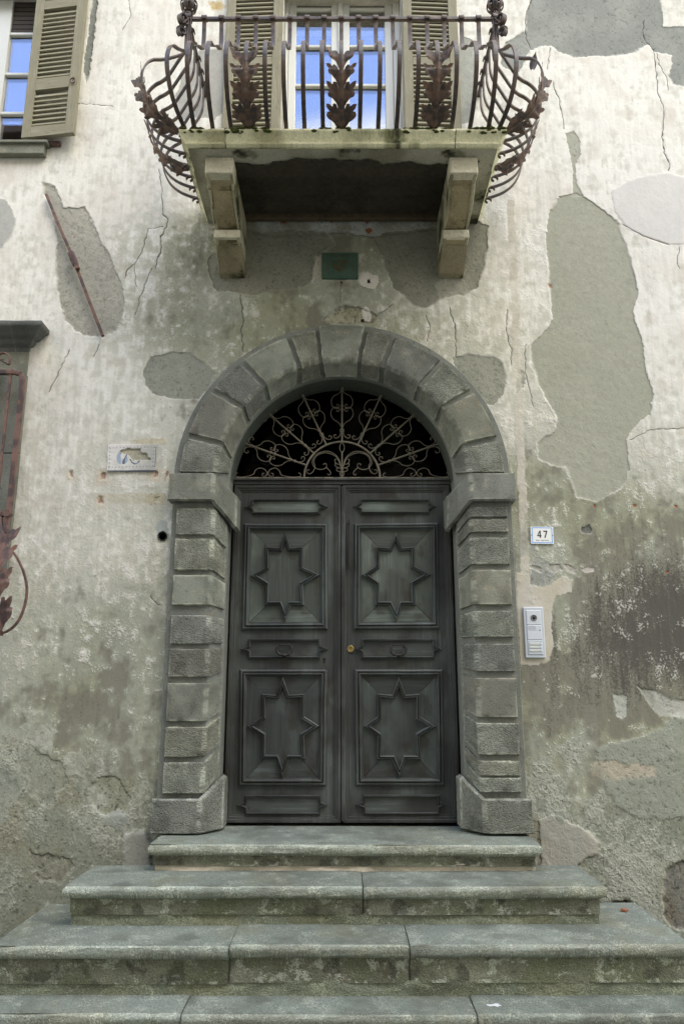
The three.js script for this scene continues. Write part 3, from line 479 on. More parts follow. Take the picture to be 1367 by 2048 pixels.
// the rest of the facade beyond the picture, and the depth of its openings
mesh('plaster_field', [box(-9, WX0, -.75, 9, -.45, 0, 0), box(WX1, 9, -.75, 9, -.45, 0, 0), box(WX0, WX1, WY1 + .003, 9, -.45, 0, 0)], M.plaster, wall);
mesh('eave', [box(-9, 9, 9, 9.25, -6.2, .9, .02)], M.paint[1], wall);
mesh('house_body', [box(-9, 9, -.75, 9, -6.2, -6, 0), box(-9, -8.8, -.75, 9, -6, -.45, 0), box(8.8, 9, -.75, 9, -6, -.45, 0)], M.plaster, wall);
mesh('reveal', [box(FW.x0 - .3, FW.x0, FW.y0, FW.y1, -.4, -.012, 0), box(FW.x1, FW.x1 + .3, FW.y0, FW.y1, -.4, -.012, 0), box(LW.x1, LW.x1 + .2, LW.y0, LW.y1, -.4, -.012, 0), box(LW.x0 - .2, LW.x0, LW.y0, LW.y1, -.4, -.012, 0)], M.plaster, wall);
// dark rooms behind the openings
function room(x0, x1, y0, y1, z0, z1) { return [box(x0 - .1, x0, y0 - .1, y1 + .1, z0, z1, 0), box(x1, x1 + .1, y0 - .1, y1 + .1, z0, z1, 0), box(x0, x1, y0 - .1, y0, z0, z1, 0), box(x0, x1, y1, y1 + .1, z0, z1, 0), box(x0 - .1, x1 + .1, y0 - .1, y1 + .1, z0 - .1, z0, 0)]; }
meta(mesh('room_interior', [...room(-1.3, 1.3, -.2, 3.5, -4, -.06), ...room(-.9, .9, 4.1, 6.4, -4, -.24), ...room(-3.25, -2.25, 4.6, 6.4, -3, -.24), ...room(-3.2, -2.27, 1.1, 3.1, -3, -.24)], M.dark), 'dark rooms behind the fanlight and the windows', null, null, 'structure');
// ---------------------------------------------------------------- rusticated stone door surround
const rand = rng(2024);
const ZB = .048, ZF = .07;                                          // margin face, face of the raised blocks
const surround = thing('door_surround', 'grey rusticated stone surround framing the arched entrance door', 'door surround');
{
  // continuous margin behind the raised blocks, swept up the left jamb, round the arch and down the right jamb
  const prof = [[1.095, -.06], [1.095, ZB - .006], [1.089, ZB], [.826, ZB], [.822, ZB - .004], [.752, -.062], [.746, -.066], [.746, -.085], [.752, -.09], [.752, -.3]];
  const path = []; for (let i = 0; i <= 24; i++) path.push([Math.PI, ARC.y * i / 24 - .0]); for (let i = 1; i < 64; i++) path.push([Math.PI * (1 - i / 64), ARC.y]); for (let i = 24; i >= 0; i--) path.push([0, ARC.y * i / 24]);
  const g = gridGeo(prof.length, path.length, (u, v, i, j) => { const [a, y] = path[j], [r, z] = prof[i]; return [r * Math.cos(a), y + r * Math.sin(a), z]; }, (u, v, p) => [p[0] + p[2] * .7, p[1] + p[2] * .7]);
  mesh('margin', g.toNonIndexed(), M.stone[1], surround);
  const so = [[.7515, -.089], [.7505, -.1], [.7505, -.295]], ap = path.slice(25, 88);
  mesh('soffit', gridGeo(3, ap.length, (u, v, i, j) => { const [a, y] = ap[j], [r, z] = so[i]; return [r * Math.cos(a), y + r * Math.sin(a), z]; }, (u, v, p) => [p[2], p[0] + p[1]]).toNonIndexed(), M.soffit, surround);  // underside of the arch, its shade painted in by the darker tint
}
// a raised block over a cross-section: sec = [[x, z], ...] from the outside in; yB, yT = heights at those points (or radial joints); mapped by place()
function block(sec, lo, hi, place, rough, proud = .02, bev = .006, seed = 1, parts = null) {
  const r = rng(seed), ox = r() * 10, oy = r() * 10, L = [0]; for (let i = 1; i < sec.length; i++) L.push(L[i - 1] + Math.hypot(sec[i][0] - sec[i - 1][0], sec[i][1] - sec[i - 1][1]));
  const total = L[L.length - 1], us = new Set([0, bev / total, 1 - bev / total, 1]); for (let i = 1; i < sec.length - 1; i++) for (const d of [-.009, -.004, .004, .009]) us.add((L[i] + d) / total);
  const n = Math.round(total / .014); for (let i = 1; i < n; i++) us.add(bev / total + (1 - 2 * bev / total) * i / n);
  const U = [...us].sort((a, b) => a - b);
  const H = Math.abs(hi[0] - lo[0]) * (parts || 1), vs = [0, bev / H, 1 - bev / H, 1], nv = Math.round(H / .014); for (let i = 1; i < nv; i++) vs.push(bev / H + (1 - 2 * bev / H) * i / nv);
  const Vv = vs.sort((a, b) => a - b);
  const secAt = t => { const s = t * total; let i = 1; while (i < sec.length - 1 && s > L[i]) i++; const f = (s - L[i - 1]) / (L[i] - L[i - 1]); return [i, f]; };
  const pt = (t, v, h) => {
    const [i, f] = secAt(t), a = sec[i - 1], b = sec[i]; let nx = -(b[1] - a[1]), nz = b[0] - a[0]; const l = Math.hypot(nx, nz); nx /= -l; nz /= -l;
    if (nz < -.01) { nx = -nx; nz = -nz; }
    // soften the arris between the two faces
    const s = t * total; for (let k = 1; k < sec.length - 1; k++) { const d = Math.abs(s - L[k]); if (d < .006) { h -= .0035 * (1 - d / .006); } }
    return place(lerp(a[0], b[0], f) + nx * h, lerp(a[1], b[1], f) + nz * h, lerp(lerp(lo[i - 1], lo[i], f), lerp(hi[i - 1], hi[i], f), v));
  };
  const chipsC = []; for (let k = 0; k < 3; k++) chipsC.push([r(), r() < .5 ? 0 : 1, .012 + .02 * r()]);
  const g = gridGeo(U.length, Vv.length, (a, b, i, j) => {
    const t = U[i], v = Vv[j], du = Math.min(t, 1 - t) * total, dv = Math.min(v, 1 - v) * H, e = Math.min(du, dv); let h = proud * smooth(-.001, bev, e);
    const wob = (fbm(t * total * 9 + ox, v * H * 9 + oy, 3) - .5);
    if (e > bev * .8) { h += wob * (rough ? .004 : .002); if (rough) h += (vn(t * total * 60 + ox, v * H * 75 + oy) - .5) * .003; }
    for (const [cu, cv, cr] of chipsC) { const d = Math.hypot((t - cu) * total, (v - cv) * H); if (d < cr) h -= proud * .55 * (1 - d / cr); }
    let tt = t, vv = v; if (du <= 0) tt += (fbm(v * H * 18 + ox, 3, 3) - .5) * .006 / total; if (dv <= 0) vv += (fbm(t * total * 18 + oy, 9, 3) - .5) * .006 / H;
    return pt(clamp(tt), vv, h - (e <= 0 ? .004 : 0));
  }, (a, b, p) => [0, 0]);
  const uv = g.attributes.uv; for (let j = 0; j < Vv.length; j++) for (let i = 0; i < U.length; i++) uv.setXY(j * U.length + i, U[i] * total + ox, Vv[j] * H + oy);
  // worn, paler arrises: bare stone where the crust has been rubbed off, broken by grain
  const col = new Float32Array(U.length * Vv.length * 3);
  for (let j = 0; j < Vv.length; j++) for (let i = 0; i < U.length; i++) {
    const s = U[i] * total, e = Math.min(Math.min(U[i], 1 - U[i]) * total, Math.min(Vv[j], 1 - Vv[j]) * H); let ar = 1; for (let k = 1; k < sec.length - 1; k++) ar = Math.min(ar, Math.abs(s - L[k]));
    const edge = Math.max(smooth(.014, .002, ar), smooth(.016, .004, e)), n = fbm(s * 26 + ox, Vv[j] * H * 26 + oy, 4), blot = fbm(s * 7 + oy, Vv[j] * H * 7 + ox, 4), f = (1 + .75 * edge * smooth(.4, .6, n)) * (.86 + .28 * smooth(.35, .65, blot)) * (1 - .22 * smooth(.56, .68, fbm(s * 12 + 3, Vv[j] * H * 5 + ox, 3)));
    col.set([f, f, f * .985], (j * U.length + i) * 3);
  }
  g.setAttribute('color', new THREE.BufferAttribute(col, 3));
  return toCreasedNormals(g.toNonIndexed(), .55);
}
const chamferY = (py, k = .135) => yAt(py + k * (1285 - py), -.05);
const jambSec = s => [[1.066, ZB], [.834, ZB], [.762, -.05]];
const blocksL = [[1014.5, 1070, 1], [1076, 1140.5, 1], [1149, 1210.7, 0], [1229.7, 1288.7, 1], [1297, 1355, 1], [1366, 1444, 0], [1453.6, 1515.6, 1], [1524.7, 1589, 1]];
const blocksR = [[1012, 1034.5, 1], [1036.5, 1065, 1], [1073.5, 1129, 1], [1138.5, 1210, 0], [1220.6, 1275, 1], [1287, 1343.7, 1], [1355.7, 1436, 0], [1446, 1511, 1], [1521.5, 1553, 1], [1555, 1586.5, 1]];
for (const [side, list] of [[-1, blocksL], [1, blocksR]]) list.forEach(([pt, pb, rough], k) => {
  const sec = jambSec(), lo = [yAt(pb, ZF), yAt(pb, ZF), chamferY(pb)], hi = [yAt(pt, ZF), yAt(pt, ZF), chamferY(pt)];
  if (Math.abs(pt - 1036.5) < 1 || Math.abs(pt - 1555) < 1) hi[2] = Math.max(hi[2], lo[2] + .05);
  const g = block(sec, lo, hi, (x, z, y) => [side * x, y, z], rough, .021, .0065, 31 + k + (side > 0 ? 50 : 0));
  mesh('jamb_block', g, (rough ? M.tooled_block : M.stone_block)[(k * 2 + (side > 0 ? 1 : 0)) % 5], surround);
});
for (const side of [-1, 1]) {
  // impost
  let yi = [yAt(1001, .1), yAt(1001, .1), yAt(1056, -.05), yAt(1056, -.05)], yt = [yAt(945, .1), yAt(945, .1), yAt(990, -.05), yAt(990, -.05)];
  mesh('impost_block', block([[1.12, .088], [.835, .088], [.712, -.05], [.71, -.2]], yi, yt, (x, z, y) => [side * x, y, z], 0, .022, .008, 5 + side), M.stone_block[side < 0 ? 0 : 1], surround);
  mesh('impost_core', [box(side < 0 ? -1.118 : .84, side < 0 ? -.84 : 1.118, yi[0] + .004, yt[0] - .004, -.03, .089, .003)], M.stone[3], surround);
  // plinth
  yi = [.002, .002, .002, .002]; yt = [yAt(1598, .1), yAt(1598, .1), yAt(1553, -.055), yAt(1553, -.055)];
  mesh('plinth_block', block([[1.115, .088], [.838, .088], [.733, -.055], [.731, -.2]], yi, yt, (x, z, y) => [side * x, y, z], 1, .02, .008, 8 + side), M.tooled_block[side < 0 ? 1 : 0], surround);
  mesh('plinth_core', [box(side < 0 ? -1.112 : .84, side < 0 ? -.84 : 1.112, .003, yt[0] - .004, -.03, .089, .003)], M.stone[3], surround);
}
// voussoirs between surveyed joints: outer end, inner front end, inner end of the chamfer
{
  const J = [[[352, 944], [430, 944], [459, 948]], [[367, 868], [434.6, 884.3], [455, 921]], [[420, 776], [477, 808], [490.4, 844.4]], [[480.9, 719.7], [522.7, 762.6], [528.4, 795]], [[577.9, 675], [595, 722.7], [593, 758.8]], [[634.9, 652], [641.8, 719.7], [648, 754]],
    [[731, 650], [717, 719.7], [716, 757]], [[787, 671], [767, 724.6], [764, 760.7]], [[882, 722.7], [842, 768], [836.5, 798.8]], [[939, 783], [890, 810], [878, 844.4]], [[999.4, 874], [930.7, 888.7], [908.7, 922]], [[1015, 944], [937, 944], [908, 948]]];
  const ang = J.map(([a, b, c]) => [[...a, ZF], [...b, ZF], [...c, -.05]].map(([x, y, z]) => { const p = at(x, y, z); return Math.atan2(p[1] - ARC.y, p[0]); }));
  for (let k = 0; k < J.length - 1; k++) {
    const rough = k % 2 === 0 && k !== 5 ? 1 : 0, gap = k === 5 ? .006 : .014, sec = [[k === 5 ? 1.085 : 1.06, ZB], [.834, ZB], [.762, -.05]];
    const isRough = [1, 0, 1, 0, 1, 0, 1, 0, 1, 0, 1][k], a0 = ang[k].map((a, i) => a - gap / sec[i][0] * (k === 0 ? -.2 : 1)), a1 = ang[k + 1].map((a, i) => a + gap / sec[i][0] * (k === 10 ? -.2 : 1));
    const g = block(sec, a0, a1, (r, z, a) => [r * Math.cos(a), ARC.y + r * Math.sin(a), z], isRough, k === 5 ? .026 : .021, .0065, 200 + k, .95);
    const m = mesh(k === 5 ? 'keystone' : 'arch_block', g, (isRough ? M.tooled_block : M.stone_block)[(k * 3) % 5], surround);
    m.material.side = THREE.DoubleSide;
  }
}

// ---------------------------------------------------------------- double door
const ZD = -.25, ZS = -.225;
const door = thing('entrance_door', 'dark weathered double wooden door with star shaped mouldings', 'door', [0, 0, 0]);
const D2 = a => a.map(([x, y]) => at(x, y, ZS));
const yTop = at(683, 969, ZS)[1], yBot = .012;
const hump = [[0, 0], [.0015, .012], [.006, .017], [.012, .02], [.017, .019], [.02, .013], [.023, .016], [.029, .026], [.034, .024], [.037, .012], [.041, .007], [.046, .006], [.048, 0]];
const humpS = hump.map(([a, b]) => [a * .62, b * .75]);
const scaleProf = (p, k, z, h = 1) => p.map(([a, b]) => [a * k, z + b * h]);
function leaf(side, x0, x1, panels, stars, carts) {
  const l = mesh('door_leaf', [box(x0, x1, yBot, yTop, ZD - .05, ZD, .004)], M.wood[0], door);
  const edge = [[x0 + .002, yBot + .002], [x1 - .002, yBot + .002], [x1 - .002, yTop - .002], [x0 + .002, yTop - .002]];
  mesh('edge_moulding', moulding(edge, [[0, ZD - .03], [0, ZD + .016], [.004, ZD + .02], [.018, ZD + .02], [.022, ZD + .013], [.034, ZD + .012], [.038, ZD + .006], [.048, ZD + .004], [.05, ZD - .002]]), M.wood[1], l);
  panels.forEach((p, k) => {
    const q = ccw(D2(p)), tone = M.wood[k === 0 ? 2 : 3];
    mesh('panel_moulding', moulding(q, scaleProf(hump, 1.08, ZD - .001, 1.15)), M.wood[k ? 0 : 3], l);
    // mitred boards inside the moulding
    const a = inset(q, .05), b = inset(q, .05 + .5 * Math.min(Math.abs(q[0][0] - q[2][0]), Math.abs(q[0][1] - q[2][1])) * .62);
    for (let i = 0; i < 4; i++) { const j = (i + 1) % 4, poly = inset(ccw([a[i], a[j], b[j], b[i]]), .0009), v = i % 2; let g = slab(poly, ZD - .004, ZD + .004 + .0015 * v, .0012); g = boxUV(g, i * .37 + k, k * .5 + side, Math.abs(a[i][0] - a[j][0]) > Math.abs(a[i][1] - a[j][1])); mesh('panel_board', g, tone, l); }
  });
  stars.forEach((p, k) => {
    const q = ccw(D2(p)); mesh('star_moulding', moulding(q, scaleProf(hump, .66, ZD + .003, 1.25)), M.wood[k ? 0 : 3], l);
    mesh('star_field', boxUV(slab(inset(q, .029), ZD, ZD + .011, .001), k * .7 + side * .3, .4), M.wood[k ? 3 : 2], l);
  });
  carts.forEach((p, k) => {
    const q = ccw(D2(p)); mesh('cartouche_moulding', moulding(q, scaleProf(hump, .4, ZD - .001, .9)), M.wood[k === 2 ? 1 : 0], l);
    mesh('cartouche_field', boxUV(slab(inset(q, .0175), ZD - .002, ZD + .005, .001), k * .3, side, true), M.wood[k ? 0 : 2], l);
  });
  return l;
}
const star = (t, b, lf, rt, xl, xr, yt, yb, nx0, nx1, ny0, ny1) => [[...t], [nx1, yt + 2], [xr, yt], [xr, ny0], [...rt], [xr, ny1], [xr + 2, yb], [nx1 + 1, yb], [...b], [nx0 - 1, yb], [xl - 1, yb], [xl, ny1], [...lf], [xl, ny0], [xl, yt], [nx0, yt + 2]];
const cart = (xl, xr, yt, yb, tl, tr) => { const m = (yt + yb) / 2; return [[xl, yt], [xr, yt], [xr + 1, m - 7], [tr, m], [xr + 1, m + 7], [xr, yb], [xl, yb], [xl - 1, m + 7], [tl, m], [xl - 1, m - 7]]; };
const leafL = leaf(0, -.742, -.006,
  [[[487.4, 1046], [655, 1046], [655, 1259], [482, 1260]], [[478.6, 1338], [654, 1338], [652, 1573], [476, 1573]]],
  [star([570.6, 1062], [570, 1243.7], [499.7, 1151], [640, 1149.6], 529.5, 606, 1092.7, 1211, 557.6, 581, 1133.8, 1170), star([565, 1352], [564.6, 1557], [492.7, 1452.7], [639.4, 1452], 522.5, 608.5, 1387, 1518.8, 551, 578, 1433, 1472)],
  [cart(503, 640, 997, 1028, 488, 655), cart(496, 640, 1277, 1318, 480, 656), cart(489, 641, 1591, 1631, 472, 655)]);
const leafR = leaf(1, .006, .742,
  [[[707.6, 1046], [877, 1044], [880, 1258], [707, 1259]], [[708.6, 1338], [886, 1338], [889.4, 1573], [711, 1573]]],
  [star([791.5, 1062], [793, 1243.7], [723, 1150], [862, 1149], 750, 829, 1092.7, 1211, 778, 804, 1132, 1169), star([797.4, 1352], [799, 1557], [727, 1452.7], [872.6, 1453], 754, 840, 1387, 1520, 784, 811, 1433, 1472)],
  [cart(720, 859, 997, 1027, 706, 873), cart(722.5, 869, 1277, 1318, 710, 884), cart(726, 879, 1590, 1631, 710, 894)]);
{
  // closing strip on the right leaf, worn brown on its edge
  mesh('meeting_strip', [box(-.004, .026, yBot + .01, yTop - .01, ZD - .01, ZD + .024, .006)], M.wood[1], leafR);
  mesh('worn_edge', [box(-.0062, -.0042, yBot + .02, yTop - .03, ZD - .03, ZD + .004, 0)], flat(.12, .07, .035), leafR);
  // ring handles
  for (const [px, l] of [[568, leafL], [796, leafR]]) {
    const [x, y] = at(px, 1291, ZS + .02), z = ZD + .03;
    const ring = []; for (let i = 0; i <= 22; i++) { const a = Math.PI * (.86 + 1.28 * i / 22) ; ring.push([x + .05 * Math.cos(a), y - .026 + .036 * Math.sin(a), z + .006]); }
    const h = mesh('ring_handle', [tube(ring, .0085, 60), sphere(x, y - .062, z + .006, .013, 1.5, .9, 1), sphere(x - .032, y - .055, z + .006, .0105), sphere(x + .032, y - .055, z + .006, .0105), sphere(x - .047, y - .01, z + .004, .009), sphere(x + .047, y - .01, z + .004, .009), tube([[x - .047, y - .006, z], [x - .025, y + .008, z], [x, y + .002, z], [x + .025, y + .008, z], [x + .047, y - .006, z]], .0055, 24), rod([x - .04, y, ZD], [x - .04, y, z + .004], .006), rod([x + .04, y, ZD], [x + .04, y, z + .004], .006)], M.darkiron, l);
    meta(h, 'dark iron ring handle');
  }
  const [kx, ky] = at(648, 1321, ZD); mesh('keyhole', [boxUV(new THREE.CylinderGeometry(.0085, .0085, .006, 14).rotateX(Math.PI / 2).translate(kx, ky + .008, ZD)), box(kx - .005, kx + .005, ky - .018, ky + .006, ZD - .003, ZD + .003, .001)], M.dark, leafL);
  const [lx, ly] = at(700.5, 1297.6, ZD + .02), lockPlate = mesh('lock', [box(lx - .029, lx + .029, ly - .029, ly + .029, ZD - .002, ZD + .006, .003)], M.wood[1], leafR);
  const cyl = (r, z0, z1) => new THREE.CylinderGeometry(r, r, z1 - z0, 28).rotateX(Math.PI / 2).translate(lx, ly, (z0 + z1) / 2);
  meta(mesh('lock_cylinder', [new THREE.TorusGeometry(.0175, .005, 10, 28).translate(lx, ly, ZD + .01), cyl(.014, ZD, ZD + .009), cyl(.008, ZD, ZD + .014), box(lx - .0015, lx + .0015, ly - .005, ly + .005, ZD + .013, ZD + .0155, .0004)], M.brass, leafR), 'round brass lock cylinder');
  const bt = at(697, 1040, ZS), bb = at(698, 1142, ZS), bolt = [];
  const lathe = new THREE.LatheGeometry([[.0, 0], [.006, .004], [.011, .03], [.0125, .08], [.0115, .2], [.009, .27], [.007, .3], [.004, .315], [0, .316]].map(p => new THREE.Vector2(...p)), 12); lathe.scale(1, (bt[1] - bb[1]) / .34, 1); lathe.translate(bb[0] + .004, bb[1], ZD + .034);
  meta(mesh('pull_handle', [lathe, sphere(bt[0] + .004, bt[1] - .022, ZD + .03, .011), rod([bt[0] + .004, bt[1] - .03, ZD], [bt[0] + .004, bt[1] - .03, ZD + .034], .006), tube([[bt[0] + .004, bt[1] - .03, ZD + .03], [bt[0] + .004, bt[1] - .005, ZD + .03], [bt[0] + .004, bt[1] + .008, ZD + .01]], .004)], M.darkiron, leafR), 'worn tapered iron pull handle');
}
// frame behind the stone, transom over the leaves
for (const q of [box(-.9, -.748, 0, yTop + .02, ZD - .09, ZD - .015, .004), box(.748, .9, 0, yTop + .02, ZD - .09, ZD - .015, .004)]) mesh('door_frame', q, M.wood[1], door);
mesh('transom', [box(-.77, .77, yTop + .004, yTop + .03, ZD - .06, ZD + .012, .004), box(-.77, .77, yTop + .03, yTop + .047, ZD - .06, ZD + .026, .005)], M.wood[1], door);

// ---------------------------------------------------------------- fanlight grille
{
  const ZG = ZD + .01, o = at(683.5, 961, ZG), y0 = yTop + .052, g = thing('fanlight_grille', 'scrolled wrought iron grille filling the half round fanlight over the door', 'grille', [0, y0, ZG]);
  const W = .0027, pts2 = (list, m) => list.map(p => m(p)), RR = .262, tipR = .715;
  mesh('base_bar', [box(-.755, .755, -.006, .004, -.006, .006, .002)], M.grille, g);
  const ringPts = []; for (let i = 0; i <= 40; i++) { const a = Math.PI * i / 40; ringPts.push([RR * Math.cos(a), RR * Math.sin(a), 0]); }
  mesh('inner_arch', tube(ringPts, .0072, 80, false, 8), M.grille, g);
  const spiral = (cx, cy, r, a0, turns, dir, n = 16) => { const out = []; for (let i = 0; i <= n; i++) { const t = i / n, a = a0 + dir * turns * 2 * Math.PI * t, q = r * (1 - .72 * t); out.push([cx + q * Math.cos(a), cy + q * Math.sin(a)]); } return out; };
  const angs = [90, 65.4, 114.6, 42.2, 137.8, 20.2, 159.8].map(d => d * Math.PI / 180);
  for (const A of angs) {
    const e = 0, tip = tipR + .0, R = (t, r) => { const s = Math.sin(A), c = Math.cos(A); return [r * c + t * s, r * s - t * c, 0]; };
    const s = mesh('spoke', rod(R(0, RR), R(0, tip + .01), .0062), M.grille, g);
    for (const k of [-1, 1]) {
      const up = [[0, .665], [.014, .632], [.034, .616], [.056, .606], [.073, .578], [.074, .542], [.058, .516], [.034, .51], [.02, .524], [.024, .541], [.036, .54], [.036, .53]];
      const lo = [[0, .352], [.012, .388], [.032, .41], [.056, .424], [.074, .45], [.078, .482], [.064, .512], [.036, .518], [.02, .503], [.024, .487], [.036, .489], [.035, .499]];
      const tp = [[.006, .655], [.014, .69], [.034, .708], [.056, .702], [.06, .684], [.048, .675], [.042, .685]];
      for (const l of [up, lo, tp]) mesh('scroll', tube(l.map(([t, r]) => R(k * t, r)), W, l.length * 5), M.grille, s);
    }
    for (const [q, w] of [[.35, .011], [.5, .012], [.53, .011], [.665, .01]]) mesh('collar', sphere(...R(0, q), w), M.grille, s);
  }
  // small paired scrolls between the spokes, on the inner arch
  for (const d of [77.7, 102.3, 53.8, 126.2, 31.2, 148.8]) {
    const A = d * Math.PI / 180, R = (t, r) => [r * Math.cos(A) + t * Math.sin(A), r * Math.sin(A) - t * Math.cos(A), 0];
    for (const k of [-1, 1]) mesh('scroll', [tube([[k * .062, .352], [k * .058, .318], [k * .042, .297], [k * .02, .291], [k * .008, .303], [k * .016, .318], [k * .028, .312]].map(p => R(...p)), W, 34)], M.grille, g);
  }
  // scrolls lying on the base bar
  for (const k of [-1, 1]) {
    const f = l => tube(l.map(([x, y]) => [k * x, y, 0]), W, l.length * 5);
    for (const q of [f([[.302, .036], [.288, .03], [.286, .012], [.31, .006], [.37, .008], [.42, .022], [.434, .05], [.462, .07], [.5, .058], [.514, .032], [.53, .012], [.548, .012], [.55, .03], [.536, .032]]), f([[.722, .03], [.73, .04], [.738, .03], [.734, .014], [.71, .006], [.65, .012], [.61, .03], [.6, .055], [.57, .07], [.532, .058], [.514, .032], [.495, .012], [.478, .012], [.476, .03], [.49, .032]])]) mesh('base_scroll', q, M.grille, g);
    // palmette inside the inner arch
    for (const q of [f([[.008, .085], [.02, .13], [.05, .17], [.1, .192], [.16, .18], [.2, .14], [.205, .1], [.18, .068], [.14, .06], [.11, .075], [.108, .098], [.124, .104], [.13, .092]]), f([[.005, .06], [.018, .11], [.04, .15], [.085, .175], [.13, .18], [.175, .16], [.196, .12], [.188, .08], [.2, .045], [.225, .028], [.243, .04], [.238, .058], [.224, .056]]), f([[0, .05], [.02, .045], [.038, .055], [.034, .07], [.022, .066]]), f([[.012, .1], [.03, .098], [.046, .11], [.05, .13], [.036, .135]]), f([[.006, .07], [.03, .075], [.048, .088], [.046, .104]]), f([[.11, .075], [.085, .05], [.078, .03], [.09, .02], [.1, .03]])]) mesh('palmette_scroll', q, M.grille, g);
  }
  mesh('palmette_stem', [rod([0, .01, 0], [0, .19, 0], .005), tube([[0, .255, 0], [.016, .225, 0], [.012, .2, 0], [0, .18, 0], [-.012, .2, 0], [-.016, .225, 0]], W, 40, true), tube([[0, .052, 0], [.014, .03, 0], [0, .006, 0], [-.014, .03, 0]], W, 30, true), sphere(0, .062, 0, .011)], M.grille, g);
  g.children.forEach(c => { c.castShadow = true; });
  const fan = new THREE.Shape(); fan.moveTo(-.8, 0); fan.lineTo(.8, 0); fan.lineTo(.8, .2); fan.absarc(0, ARC.y - y0, .8, 0.05, Math.PI - .05, false); fan.lineTo(-.8, .2);
  const pane = mesh('fanlight_pane', new THREE.ShapeGeometry(fan, 24).translate(0, 0, -.07), M.fanglass, g); meta(pane, 'dark half round glass pane');
}

// ---------------------------------------------------------------- flight of stone steps
const steps = thing('stone_steps', 'worn granite steps with rounded nosings leading up to the door', 'steps');
{
  // profile from the back of the tread over the nosing down the riser: [forward of the riser, height]
  const nose = (h, th = .056) => [[.022, 0], [.026, -.002], [.031, -.006], [.034, -.013], [.035, -.023], [.034, -.034], [.031, -.043], [.026, -.05], [.02, -.053], [.014, -th], [.009, -th - .002], [.003, -th - .005], [.001, -th - .01], [0, -th - .03], [0, -th - .05], [0, -h]];
  function course(yTop_, h, zR, zBack, xs, endL, endR, seed, mats, backL, backR) {
    for (let b = 0; b < xs.length - 1; b++) {
      const x0 = xs[b] + (b ? .0018 : 0), x1 = xs[b + 1] - (b < xs.length - 2 ? .0018 : 0), first = endL && b === 0, last = endR && b === xs.length - 2, pr = nose(h), r = rng(seed + b), o = r() * 20, dy = (r() - .5) * .006, dz = (r() - .5) * .008, tilt = (r() - .5) * .006;
      const N = Math.max(8, Math.round((x1 - x0) / .03)), full = [[zBack - zR, 0], [(zBack - zR) * .6, 0], [(zBack - zR) * .25, 0], [0, 0], ...pr];
      const wear = (x, k) => (fbm(x * 3 + o, k * .4 + seed, 4) - .5) * .012 + (fbm(x * 14 + o, k * 1.3 + 5, 3) - .5) * .007;
      const notch = x => { const d = fbm(x * 4.3 + o * 3, seed * 7.7, 3); return smooth(.62, .8, d) * .007; };
      const V = (x, k) => { const [f, y] = full[k]; const w = k > 3 ? wear(x, k) : wear(x, 0) * .25, ch = k > 4 && k < 13 ? notch(x) : 0; return [x, yTop_ + y + dy + tilt * (x - x0) + (k > 3 && k < 12 ? w * .35 : 0) - ch * .35 - (k <= 3 ? .0 : 0), zR + f + dz + (k > 3 ? w : 0) - ch]; };
      const K = full.length, ov = k => Math.max(0, full[k][0]) * (k >= 4 ? 1 : 0), geos = [];
      const part = (ka, kb) => {
        const out = [gridGeo(N + 1, kb - ka + 1, (u, v, i, q) => { const k = q + ka, L = first ? x0 - Math.max(k <= 3 ? .03 : 0, ov(k)) : x0, R = last ? x1 + Math.max(k <= 3 ? .03 : 0, ov(k)) : x1, p = V(lerp(x0, x1, u), k); p[0] = lerp(L, R, u); if (!first && i === 0 || !last && i === N) { p[1] -= k > 3 ? .004 : .003; p[2] -= .004; } return p; }, (u, v, p) => [p[0] + o, p[2] - p[1] + o])];
        const k0 = Math.max(3, ka);
        for (const [on, x, s, bx] of [[first, x0, -1, backL], [last, x1, 1, backR]]) if (on) out.push(gridGeo(Math.max(6, Math.round((zR - zBack) / .04)), kb - k0 + 1, (u, v, i, q) => { const kk = q + k0, p = V(x, kk), z = lerp(zBack, p[2], u), e = kk === 3 ? .03 : ov(kk); return [lerp(bx ?? x, x, u) + s * (e + (kk > 3 ? (fbm(z * 9 + o, kk, 3) - .5) * .01 * (1 - u) : 0)), p[1], z]; }, (u, v, p) => [p[2] + o, p[1] + o]));
        return out;
      };
      for (const [on, x] of [[!first, x0], [!last, x1]]) if (on) { const pts = full.map((_, k) => V(x, k)), mid = [x, yTop_ - h * .5, zR - .03], pos = []; for (let k = 2; k < K - 1; k++) pos.push(...mid, ...pts[k], ...pts[k + 1]); const g = new THREE.BufferGeometry(); g.setAttribute('position', new THREE.BufferAttribute(new Float32Array(pos), 3)); g.computeVertexNormals(); geos.push(boxUV(g)); }
      const m = mesh('step_stone', part(0, 4).concat(geos), mats[b % mats.length], steps); mesh('nosing', part(4, 15).map(q => toCreasedNormals(q.toNonIndexed(), .9)), M.nosing[(b + seed) % 3], m); mesh('riser', part(15, K - 1), M.riser[(b + seed) % 3], m);
    }
  }
  course(0, .112, .345, -.34, [-1.02, 1.055], true, true, 3, [M.granite[0]], -1.02, 1.05);
  course(-.144, .135, .66, .2, [-1.36, .105, 1.29], true, true, 11, [M.granite[1], M.granite[0]], -1.335, 1.285);
  course(-.327, .165, .95, .25, [-1.58, -.515, .31, 1.57], true, true, 23, [M.granite[0], M.granite[1], M.granite[2]], -1.58, 1.58);
  course(-.545, .16, 1.13, .3, [-3.2, -1.95, -.69, .58, 2.0, 3.2], false, false, 37, [M.granite[1], M.granite[2], M.granite[0]]);
  // beds of mortar and rubble under each course
  const bed = (x0, x1, y0, y1, z, seed, mat) => mesh('mortar_bed', [gridGeo(Math.round((x1 - x0) / .02), 6, (u, v) => { const x = lerp(x0, x1, u); return [x, lerp(y0, y1, v), z + (fbm(x * 9 + seed, v * 1.2 + seed, 4) - .5) * .026]; }, (u, v, p) => [p[0] + seed, p[1]])], mat, steps);
